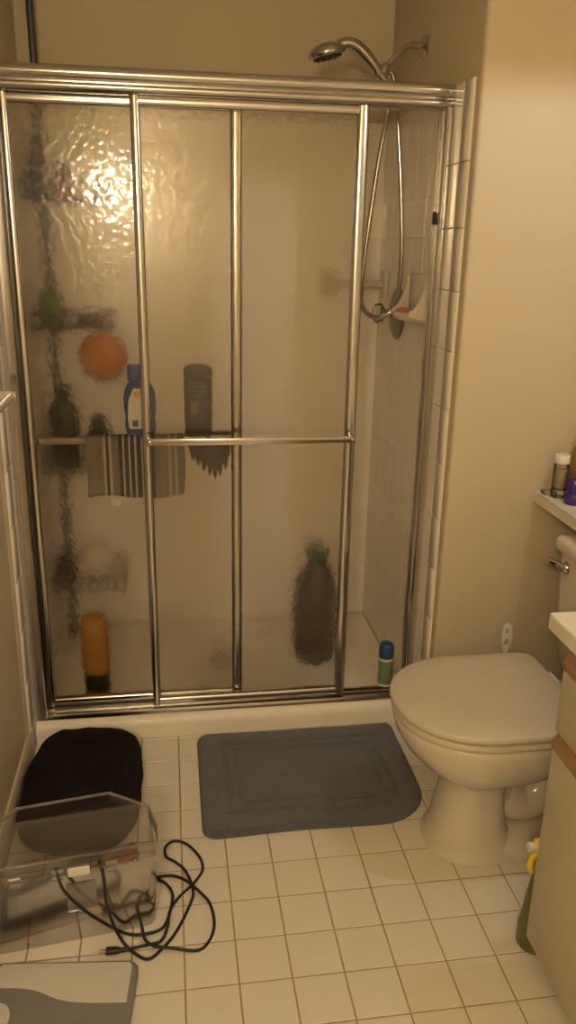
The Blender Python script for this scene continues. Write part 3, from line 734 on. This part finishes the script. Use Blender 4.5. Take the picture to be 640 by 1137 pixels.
bpy.data.objects.remove(lv)
bm = bmesh.new()
lp = Vector((TX0 - TO.x, -0.140 - TO.y, 0.668))
tube_into(bm, [lp + Vector((0.002, 0, 0)), lp + Vector((-0.006, 0, 0)), lp + Vector((-0.012, 0, 0))], [0.017, 0.016, 0.010], 16)
tube_into(bm, [lp + Vector((-0.008, -0.006, 0.0)), lp + Vector((-0.016, 0.008, 0.004)), lp + Vector((-0.022, 0.026, 0.006)), lp + Vector((-0.025, 0.044, 0.004)), lp + Vector((-0.026, 0.055, -0.002))], [0.013, 0.013, 0.011, 0.012, 0.009], 12, 0.8)
fl = finish(bm, 'flush_lever', 'chrome', toilet, smooth=60)

# toilet brush behind
br = tag(empty('toilet_brush', (0.937, 0.032, 0)), 'white toilet brush handle standing up behind the toilet lid', 'toilet brush')
lathe('holder', 'white_plastic', [(0.048, 0), (0.050, 0.006), (0.046, 0.10), (0.040, 0.12), (0.036, 0.12), (0.034, 0.10)], br, n=24)
tube('rod', 'white_plastic', [(0, 0, 0.08), (0, 0, 0.36)], 0.007, br, 12)
bm = bmesh.new()
# paddle grip: flat plate with an oval and a pear-shaped hole
def loop_pts(f_, n=28): return [bm.verts.new((f_(2 * PI * k / n)[0], 0.0, f_(2 * PI * k / n)[1])) for k in range(n)]
def outer(a): return (0.0155 * math.copysign(abs(math.cos(a)) ** 0.85, math.cos(a)), 0.384 + 0.046 * math.copysign(abs(math.sin(a)) ** 0.8, math.sin(a)))
def hole1(a): return (0.0070 * math.cos(a), 0.405 + 0.011 * math.sin(a))
def hole2(a): return ((0.0085 - 0.0035 * math.sin(a)) * math.cos(a), 0.371 + 0.013 * math.sin(a))
ed = []
for fn in (outer, hole1, hole2):
    vv = loop_pts(fn); ed += [bm.edges.new((vv[k], vv[(k + 1) % len(vv)])) for k in range(len(vv))]
bmesh.ops.triangle_fill(bm, use_beauty=True, use_dissolve=False, edges=ed)
ret = bmesh.ops.extrude_face_region(bm, geom=bm.faces[:])
bmesh.ops.translate(bm, vec=(0, 0.008, 0), verts=[v for v in ret['geom'] if isinstance(v, bmesh.types.BMVert)])
finish(bm, 'grip', 'white_plastic', br)

# ------------------------------------------------------------------ vanity
VX, VY1, VY0 = 0.706, -0.690, -1.75
van = tag(empty('vanity_cabinet', (0.95, -1.2, 0)), 'cream laminate vanity cabinet with oak finger pulls beside the toilet', 'vanity')
def vb(nm, m_, x0, x1, y0, y1, z0, z1, bev=0.0015, par=None): return box(nm, m_, x0 - 0.95, x1 - 0.95, y0 + 1.2, y1 + 1.2, z0, z1, bev, par or van, 2)
vb('body', 'laminate', VX + 0.020, 1.215, VY0, VY1 - 0.002, 0.075, 0.767)
vb('toe_kick', 'dark_bottom', VX + 0.075, 1.20, VY0 + 0.01, VY1 - 0.012, 0.0, 0.075)
def pull(par, y0, y1, z0, z1):
    # oak finger pull: bevelled moulding along the edge of a front
    bm = bmesh.new()
    pr = [(VX + 0.019, z0), (VX + 0.001, z0), (VX - 0.003, z0 + 0.006), (VX - 0.003, z0 + (z1 - z0) * 0.45), (VX + 0.010, z1), (VX + 0.019, z1)]
    skin_rings(bm, [[(x - 0.95, y + 1.2, z) for x, z in pr] for y in (y0, y1)])
    return finish(bm, 'finger_pull', 'oak', par, smooth=20)
yy = VY1
for w_ in (0.46, 0.59):
    d0, d1 = yy - w_, yy
    dr = vb('drawer_front', 'laminate', VX, VX + 0.019, d0 + 0.002, d1, 0.574, 0.700)
    pull(dr, d0 + 0.002, d1, 0.701, 0.738)
    dd = vb('door', 'laminate', VX, VX + 0.019, d0 + 0.002, d1, 0.078, 0.531)
    pull(dd, d0 + 0.002, d1, 0.532, 0.572)
    yy -= w_ + 0.003
wt = tag(empty('worktop', (0.95, -1.2, 0.769)), 'cream laminate worktop on the vanity, narrowing to a shelf over toilet tank', 'worktop')
bm = bmesh.new()
pr = [(0.684, VY0 - 0.02), (1.2185, VY0 - 0.02), (1.2185, YW - 0.001), (1.006, YW - 0.001), (1.002, YW - 0.02), (1.002, -0.655), (0.688, -0.652), (0.684, -0.656)]
skin_rings(bm, [[(x - 0.95, y + 1.2, z) for x, y in pr] for z in (0.0, 0.031)])
bmesh.ops.bevel(bm, geom=[e for e in bm.edges if abs(e.verts[0].co.z - e.verts[1].co.z) < 1e-4], offset=0.0015, segments=2, affect='EDGES')
finish(bm, 'top', 'worktop', wt, smooth=40)
box('backsplash', 'worktop', 1.205 - 0.95, 1.2185 - 0.95, VY0 - 0.02 + 1.2, YW - 0.003 + 1.2, 0.031, 0.12, 0.002, wt)

# things on the shelf
SZ = 0.8003
jar = tag(empty('glass_jar', (1.043, 0.045, SZ)), 'clear glass jar with pale lid on the shelf end by the wall', 'jar')
lathe('base', 'clear_glass', [(0.020, 0), (0.0215, 0.002), (0.0215, 0.020), (0.020, 0.022)], jar, n=22)
lathe('body', 'clear_glass', [(0.019, 0.022), (0.0205, 0.024), (0.0205, 0.088), (0.018, 0.094)], jar, n=22)
lathe('contents', 'jar_fill', [(0.015, 0.026), (0.016, 0.028), (0.016, 0.076), (0.013, 0.078)], jar, (0.003, 0, 0), n=16)
lathe('lid', 'white_plastic', [(0.0195, 0.095), (0.0205, 0.097), (0.0205, 0.116), (0.018, 0.119), (0.003, 0.1195)], jar, n=22)
o = tag(empty('purple_bottle', (1.052, -0.020, SZ)), 'small round purple bottle on the shelf in front of glass jar', 'bottle')
lathe('body', 'purple', [(0.020, 0), (0.022, 0.003), (0.022, 0.026), (0.020, 0.030)], o, n=22)
lathe('cap', 'purple', [(0.0185, 0.0305), (0.019, 0.032), (0.019, 0.066), (0.016, 0.070), (0.003, 0.071)], o, n=22)
o = tag(empty('perfume_bottle', (1.098, -0.012, SZ)), 'tall dark violet bottle at the right edge of the shelf', 'bottle')
lathe('body', 'purple', [(0.020, 0), (0.022, 0.004), (0.022, 0.100), (0.014, 0.112), (0.010, 0.118)], o, n=22)
lathe('cap', 'purple', [(0.012, 0.118), (0.0125, 0.12), (0.0125, 0.138), (0.010, 0.141)], o, n=18)
o = tag(empty('lotion_bottle', (1.104, 0.062, SZ)), 'amber bottle with tapered shoulders behind the purple bottles on shelf', 'bottle')
lathe('body', 'brown_glass', [(0.022, 0), (0.024, 0.004), (0.024, 0.110), (0.018, 0.135), (0.012, 0.142)], o, n=22)
lathe('cap', 'brown_glass', [(0.014, 0.142), (0.015, 0.144), (0.013, 0.185), (0.010, 0.188)], o, n=18)
o = tag(empty('trinket_ring', (1.030, 0.073, SZ)), 'small clear plastic ring lying on the corner of shelf', 'trinket')
bm = bmesh.new(); tube_into(bm, [(0.018 * math.cos(2 * PI * k / 20), 0.026 * math.sin(2 * PI * k / 20), 0.0035) for k in range(21)], 0.003, 8); finish(bm, 'loop', 'clear_glass', o)

# spray bottle on the floor at the cabinet end
sb = tag(empty('spray_bottle', (0.757, -0.640, 0)), 'olive spray bottle with yellow trigger on floor beside the vanity', 'spray bottle')
loft_bottle('body', 'olive_bottle', [(0.034, 0.034, 0.0), (0.040, 0.038, 0.005), (0.040, 0.038, 0.055), (0.036, 0.034, 0.065), (0.031, 0.030, 0.12), (0.024, 0.024, 0.17), (0.014, 0.014, 0.200), (0.013, 0.013, 0.215)], sb, (0, 0, 0), pw=2.2)
lathe('collar', 'yellow_trigger', [(0.017, 0.214), (0.018, 0.217), (0.018, 0.236), (0.014, 0.240)], sb, n=18)
bm = bmesh.new(); bbox(bm, -0.030, 0.030, -0.013, 0.013, 0.240, 0.272, 0.006, 3); finish(bm, 'spray_head', 'yellow_trigger', sb)
tube('nozzle', 'white_plastic', [(-0.030, 0, 0.258), (-0.044, 0, 0.258)], 0.010, sb, 12)
tube('trigger', 'yellow_trigger', catmull([(-0.016, 0, 0.245), (-0.030, 0, 0.232), (-0.034, 0, 0.212), (-0.030, 0, 0.195)], 4), 0.007, sb, 10)

# ------------------------------------------------------------------ bath mat
bmat = tag(empty('bath_mat', (0.36, -0.01, 0)), 'blue grey rectangular bath mat with sunken border lines on the tiles', 'bath mat')
MX0, MX1, MY0, MY1 = 0.056, 0.668, -0.232, 0.214
bm = bmesh.new(); nx, ny = 96, 72; g = []
def sd_round(x, y):
    # signed distance inside rounded rectangle; bottom right corner tucked round by the toilet foot
    cx, cy = (MX0 + MX1) / 2, (MY0 + MY1) / 2
    hx_, hy_ = (MX1 - MX0) / 2, (MY1 - MY0) / 2
    r_ = 0.035
    if x > cx and y < cy: r_ = 0.14
    qx, qy = abs(x - cx) - hx_ + r_, abs(y - cy) - hy_ + r_
    return -(math.hypot(max(qx, 0), max(qy, 0)) + min(max(qx, qy), 0) - r_)
def squeeze(u, v):
    # map unit square on rounded rectangle
    x = MX0 + (MX1 - MX0) * u; y = MY0 + (MY1 - MY0) * v
    cx, cy = (MX0 + MX1) / 2, (MY0 + MY1) / 2
    for it in range(12):
        d = sd_round(x, y)
        if d >= 0: break
        e = 1e-4
        gx = (sd_round(x + e, y) - sd_round(x - e, y)) / (2 * e); gy = (sd_round(x, y + e) - sd_round(x, y - e)) / (2 * e)
        x += gx * (-d); y += gy * (-d)
    return x, y
for i in range(nx + 1):
    rowv = []
    for j in range(ny + 1):
        x, y = squeeze(i / nx, j / ny)
        d = max(sd_round(x, y), 0)
        h = 0.019 * min(1, (d / 0.010)) ** 0.5
        for dd in (0.070, 0.105):
            h -= 0.008 * math.exp(-((d - dd) / 0.008) ** 2)
        h += 0.0022 * noise.noise(Vector((x * 14, y * 14, 0))) * min(1, d / 0.02) + 0.0012 * noise.noise(Vector((x * 90, y * 90, 3))) * min(1, d / 0.01)
        wx = 0.004 * noise.noise(Vector((x * 5, y * 5, 7))); wy = 0.005 * noise.noise(Vector((x * 5, y * 5, 17)))
        rowv.append(bm.verts.new((x + wx - 0.36, y + wy + 0.01, max(h, 0.001))))
    g.append(rowv)
for i in range(nx):
    for j in range(ny):
        try: bm.faces.new((g[i][j], g[i + 1][j], g[i + 1][j + 1], g[i][j + 1]))
        except ValueError: pass
bmesh.ops.remove_doubles(bm, verts=bm.verts[:], dist=0.0002)
finish(bm, 'pile', 'mat_fabric', bmat, smooth=80)

# ------------------------------------------------------------------ black bag by the threshold
bag = tag(empty('bag', (-0.256, -0.044, 0)), 'black cloth bag slumped on the floor against the shower threshold', 'bag')
bm = bmesh.new(); bmesh.ops.create_icosphere(bm, subdivisions=5, radius=1)
for v in bm.verts:
    d = v.co.copy()
    p_ = 3.4
    k = (abs(d.x) ** p_ + abs(d.y) ** p_) ** (1 / p_); kk = math.hypot(d.x, d.y)
    s = kk / k if k > 1e-5 else 1
    x, y, z = d.x * s, d.y * s, d.z
    f_ = 1 + 0.05 * noise.noise(Vector((d.x * 2, d.y * 2, d.z * 2))) + 0.025 * noise.noise(d * 6)
    zz = 0.05 + z * (0.085 if z > 0 else 0.049) * (1 + 0.16 * noise.noise(Vector((x * 3, y * 3, 1))))
    v.co = Vector((x * 0.155 * f_, y * 0.243 * f_, max(zz, 0.001)))
finish(bm, 'sack', 'bag_fabric', bag, smooth=80)
tube('strap', 'bag_fabric', [Vector(p) for p in catmull([(-0.07, 0.14, 0.100), (-0.03, 0.09, 0.134), (0.03, 0.08, 0.138), (0.07, 0.12, 0.112)], 6)], 0.007, bag, 8, 0.5)

# ------------------------------------------------------------------ clear plastic box
bx = tag(empty('storage_box', (-0.052, -0.491, 0), (0, 0, math.radians(7))), 'clear plastic storage box with its lid standing open on the floor', 'storage box')
BW, BD, BH = 0.355, 0.175, 0.192       # local: x from -BW to 0, y from 0 to BD
bm = bmesh.new()
def brr(x0, x1, y0, y1, z, r_=0.018, n=4):
    pts = []
    for cx, cy, a0 in ((x1 - r_, y1 - r_, 0), (x0 + r_, y1 - r_, PI / 2), (x0 + r_, y0 + r_, PI), (x1 - r_, y0 + r_, 3 * PI / 2)):
        for k in range(n + 1):
            a = a0 + PI / 2 * k / n; pts.append((cx + r_ * math.cos(a), cy + r_ * math.sin(a), z))
    return pts
rg = [brr(-BW + 0.014, -0.014, 0.012, BD - 0.012, 0.003), brr(-BW + 0.008, -0.008, 0.006, BD - 0.006, 0.001), brr(-BW + 0.006, -0.006, 0.005, BD - 0.005, 0.01), brr(-BW, 0, 0, BD, BH - 0.008), brr(-BW - 0.004, 0.004, -0.004, BD + 0.004, BH - 0.006), brr(-BW - 0.004, 0.004, -0.004, BD + 0.004, BH)]
skin_rings(bm, rg, True, False)
bmesh.ops.solidify(bm, geom=bm.faces[:], thickness=-0.0018)
finish(bm, 'tub', 'box_plastic', bx, smooth=40)
# lid: shallow tray with cut corners, standing on its hinges along the near rim
lidr = empty('lid', (0, 0, 0)); bpy.data.objects.remove(lidr)
bm = bmesh.new()
def lidpoly(ins, y):
    o_ = [(-BW, 0.0), (0.004, 0.0), (0.004, 0.045), (-0.012, 0.098), (-0.090, 0.146), (-0.275, 0.142), (-BW + 0.01, 0.098), (-BW, 0.045)]
    cx, cz = -BW / 2, 0.07
    return [(cx + (x - cx) * (1 - ins / 0.17), y, BH + 0.006 + max(0, cz + (z - cz) * (1 - ins / 0.07))) for x, z in o_]
skin_rings(bm, [lidpoly(0.0, 0.030), lidpoly(0.002, 0.006), lidpoly(0.004, 0.001), lidpoly(0.008, -0.001)], False, True)
bmesh.ops.solidify(bm, geom=bm.faces[:], thickness=0.0016)
ld = finish(bm, 'lid', 'lid_plastic', bx, smooth=20)
bm = bmesh.new(); lo = lidpoly(0.0, 0.030)
tube_into(bm, [Vector(p) for p in lo] + [Vector(lo[0])], 0.0028, 8); finish(bm, 'rim', 'box_plastic', ld)
for xx in (-0.290, -0.205, -0.095):
    bm = bmesh.new(); tube_into(bm, [(xx - 0.012, -0.004, BH + 0.004), (xx + 0.012, -0.004, BH + 0.004)], 0.006, 10)
    bbox(bm, xx - 0.011, xx + 0.011, -0.008, -0.003, BH - 0.016, BH, 0.001)
    finish(bm, 'hinge', 'box_plastic', bx)
box('latch', 'white_plastic', -0.185, -0.140, -0.009, -0.004, BH - 0.012, BH + 0.010, 0.003, bx)
box('name_plate', 'box_plastic', -0.190, -0.130, -0.0022, -0.0008, 0.085, 0.155, 0, bx)
# contents (things of their own lying in the box)
def inbox(x, y, z): return (Matrix.Rotation(math.radians(7), 4, 'Z') @ Vector((x, y, z))) + Vector((-0.052, -0.491, 0))
o = tag(empty('hair_brush', inbox(-0.105, 0.075, 0.118), (0, -0.35, 0.3)), 'brown wooden hair brush lying inside the clear box', 'hair brush')
tube('handle', 'comb_brown', [(-0.10, 0, 0), (-0.05, 0, 0.003), (-0.02, 0, 0)], [0.007, 0.010, 0.008], o, 12, 0.7)
bm = bmesh.new(); bbox(bm, -0.02, 0.075, -0.022, 0.022, -0.006, 0.008, 0.006, 3); finish(bm, 'head', 'comb_brown', o)
bm = bmesh.new()
for i in range(8):
    for j in range(4): tube_into(bm, [(-0.012 + i * 0.011, -0.015 + j * 0.010, -0.005), (-0.012 + i * 0.011, -0.015 + j * 0.010, -0.020)], 0.0012, 5)
finish(bm, 'bristles', 'brown_dark', o)
o = tag(empty('cloth_bundle', inbox(-0.10, 0.08, 0.005)), 'pale pink cloth crumpled at the bottom of clear box', 'cloth')
bm = bmesh.new(); bmesh.ops.create_icosphere(bm, subdivisions=4, radius=1)
for v in bm.verts:
    d = v.co.copy(); f_ = 1 + 0.2 * noise.noise(d * 2.5) + 0.1 * noise.noise(d * 6); v.co = Vector((d.x * 0.068 * f_, d.y * 0.054 * f_, max(0.0, 0.035 + d.z * 0.040 * f_)))
finish(bm, 'folds', 'pale_cloth', o, smooth=80)
o = tag(empty('dark_pouch', inbox(-0.25, 0.09, 0.005)), 'dark brown pouch inside the left end of clear box', 'pouch')
bm = bmesh.new(); bmesh.ops.create_icosphere(bm, subdivisions=4, radius=1)
for v in bm.verts:
    d = v.co.copy(); f_ = 1 + 0.2 * noise.noise(d * 2.0) + 0.08 * noise.noise(d * 7); v.co = Vector((d.x * 0.045 * f_, d.y * 0.042 * f_, max(0.0, 0.045 + d.z * 0.050 * f_)))
finish(bm, 'pouch_body', 'pouch_brown', o, smooth=80)
o = tag(empty('hair_tie', inbox(-0.272, 0.026, 0.0075)), 'red hair tie on the bottom of the clear box', 'hair tie')
bm = bmesh.new(); tube_into(bm, [(0.020 * math.cos(2 * PI * k / 24), 0.012 * math.sin(2 * PI * k / 24), 0.002 * math.sin(6 * PI * k / 24) + 0.004) for k in range(25)], [0.0055 + 0.001 * math.sin(k * 2) for k in range(25)], 8); finish(bm, 'band', 'red_plastic', o)

# ------------------------------------------------------------------ power cord looping out of the box (laid on the floor)
def floor_pt(px, py, z):
    d = fw + rt * ((px - 320) / FPX) + up * ((568.5 - py) / FPX)
    t = (z - CAM.z) / d.z
    return CAM + d * t
def zp(zx, zy, z): return floor_pt(zx / 2.4615, 870 + zy / 2.4615, z)
A_ = [(152, 232, 0.200), (170, 285, 0.172), (205, 325, 0.130), (250, 360, 0.085), (310, 395, 0.035), (345, 410, 0.006), (385, 413, 0.006), (440, 398, 0.005), (462, 360, 0.005), (472, 305, 0.005), (455, 275, 0.005), (432, 262, 0.005)]
B_ = [(270, 208, 0.200), (285, 262, 0.165), (290, 320, 0.120), (310, 385, 0.055), (340, 438, 0.012), (370, 465, 0.005), (405, 480, 0.004), (440, 455, 0.004), (482, 405, 0.004), (520, 330, 0.004), (528, 290, 0.010), (508, 240, 0.005), (480, 215, 0.004), (455, 200, 0.004), (452, 175, 0.004), (475, 157, 0.004), (510, 165, 0.004), (545, 200, 0.004), (554, 235, 0.004), (530, 272, 0.004), (492, 308, 0.005), (466, 345, 0.012), (457, 395, 0.012), (440, 430, 0.006), (400, 442, 0.006), (345, 454, 0.006)]
C_ = [(425, 256, 0.005), (470, 252, 0.005), (510, 266, 0.010), (545, 295, 0.010), (575, 330, 0.004), (586, 385, 0.004), (572, 430, 0.004), (540, 456, 0.004), (470, 450, 0.010), (420, 443, 0.011), (396, 425, 0.011), (388, 388, 0.006)]
B0 = zp(420, 350, 0)
cord = tag(empty('power_cord', B0), 'black power cord with plug looping over tiles beside clear box', 'power cord')
bm = bmesh.new()
for arr in (A_, B_, C_):
    tube_into(bm, [p - B0 for p in catmull([zp(*q) for q in arr], 6)], 0.0034, 8)
finish(bm, 'cable', 'cord_rubber', cord, smooth=80)
p1, p2 = zp(345, 454, 0.008), zp(290, 458, 0.008)
bm = bmesh.new(); tube_into(bm, [p1 - B0, p1 + (p2 - p1) * 0.3 - B0, p1 + (p2 - p1) * 0.5 - B0, p2 - B0], [0.0045, 0.006, 0.0085, 0.0085], 10, 0.8)
pl = finish(bm, 'plug', 'cord_rubber', cord, smooth=50)
nn = (p2 - p1).normalized(); sd = Vector((-nn.y, nn.x, 0)) * 0.004
for s in (-1, 1):
    tube('prong', 'brass', [p2 - B0 + sd * s, p2 - B0 + sd * s + nn * 0.014], 0.0014, pl, 6)

# ------------------------------------------------------------------ bathroom scale
sc = tag(empty('bathroom_scale', (-0.092, -0.598, 0), (0, 0, math.radians(-6.0))), 'grey bathroom scale with pale platform panel lying before the clear box', 'scale')
SW, SD, SH = 0.300, 0.30, 0.028
bm = bmesh.new()
skin_rings(bm, [brr(-SW + 0.006, -0.006, -SD + 0.006, -0.006, 0.006, 0.02, 5), brr(-SW, 0, -SD, 0, 0.012, 0.025, 5), brr(-SW, 0, -SD, 0, SH - 0.006, 0.025, 5), brr(-SW + 0.006, -0.006, -SD + 0.006, -0.006, SH, 0.022, 5)])
finish(bm, 'body', 'scale_grey', sc, smooth=50)
for xx, yy in ((-0.04, -0.04), (-SW + 0.04, -0.04), (-0.04, -SD + 0.04), (-SW + 0.04, -SD + 0.04)):
    lathe('foot', 'black_rubber', [(0.012, 0), (0.012, 0.007)], sc, (xx, yy, 0), n=12)
# pale panel with a wavy near edge
bm = bmesh.new(); top = []; 
xs = [-SW + 0.018 + (SW - 0.030) * k / 24 for k in range(25)]
front = [(x, -0.098 + 0.030 * (1 / (1 + math.exp((x + 0.17) * 55))) - 0.004 * math.sin((x + 0.15) * 14)) for x in xs]
poly = [(-SW + 0.026, -0.010), (-0.018, -0.010), (-0.012, -0.018)] + front[::-1] + [(-SW + 0.018, -0.020)]
skin_rings(bm, [[(x, y, SH - 0.001) for x, y in poly], [(x, y, SH + 0.0015) for x, y in poly], [(x * 0.985 - 0.002, y * 0.985 - 0.0006, SH + 0.0025) for x, y in poly]])
finish(bm, 'platform_panel', 'scale_silver', sc, smooth=30)
dl = lathe('dial_window', 'scale_silver', [(0.046, 0), (0.046, 0.002), (0.042, 0.003), (0.003, 0.003)], sc, (-0.268 + 0.012, -0.135, SH - 0.0005), n=28, sx=0.6, sy=0.8)
bm = bmesh.new()
bbox(bm, -0.004, 0.004, -0.012, 0.014, 0.003, 0.0042); bbox(bm, -0.012, 0.012, -0.016, -0.010, 0.003, 0.0042)
finish(bm, 'emblem', 'label_dark', dl, (0.004, -0.004, 0), (0, 0, 0.4), smooth=None)

# ------------------------------------------------------------------ lamps of the room
L1 = Vector((-0.276, -2.40, 1.728))
sc1 = tag(empty('wall_sconce', (XL, L1.y, L1.z)), 'round globe wall sconce on the left wall opposite the shower', 'lamp')
lathe('back_plate', 'brass', [(0.05, 0), (0.05, 0.008), (0.03, 0.016), (0.012, 0.018)], sc1, (0, 0, 0), (0, PI / 2, 0), 24)
tube('arm', 'brass', [(0.015, 0, 0), (L1.x - XL - 0.055, 0, 0)], 0.008, sc1, 10)
bm = bmesh.new(); bmesh.ops.create_icosphere(bm, subdivisions=3, radius=0.06); finish(bm, 'globe', 'globe_light', sc1, (L1.x - XL, 0, 0), smooth=180)
L2 = Vector((1.03, -0.62, 1.93))
sc2 = tag(empty('vanity_light', (XR, L2.y, L2.z)), 'shaded vanity light on the right wall above the counter', 'lamp')
box('back_plate', 'brass', -0.012, 0, -0.06, 0.06, 0.02, 0.12, 0.003, sc2)
tube('arm', 'brass', [(-0.01, 0, 0.07), (L2.x - XR, 0, 0.07)], 0.008, sc2, 10)
bm = bmesh.new(); n = 28
skin_rings(bm, [[(r_ * math.cos(2 * PI * k / n), r_ * math.sin(2 * PI * k / n), z) for k in range(n)] for r_, z in ((0.09, -0.015), (0.09, 0.06), (0.02, 0.075))], False, True)
bmesh.ops.solidify(bm, geom=bm.faces[:], thickness=0.003)
finish(bm, 'shade', 'brass', sc2, (L2.x - XR, 0, 0), smooth=40)
bm = bmesh.new(); bmesh.ops.create_icosphere(bm, subdivisions=3, radius=0.009); finish(bm, 'bulb', 'vanity_bulb', sc2, (L2.x - XR, 0, 0), smooth=180)
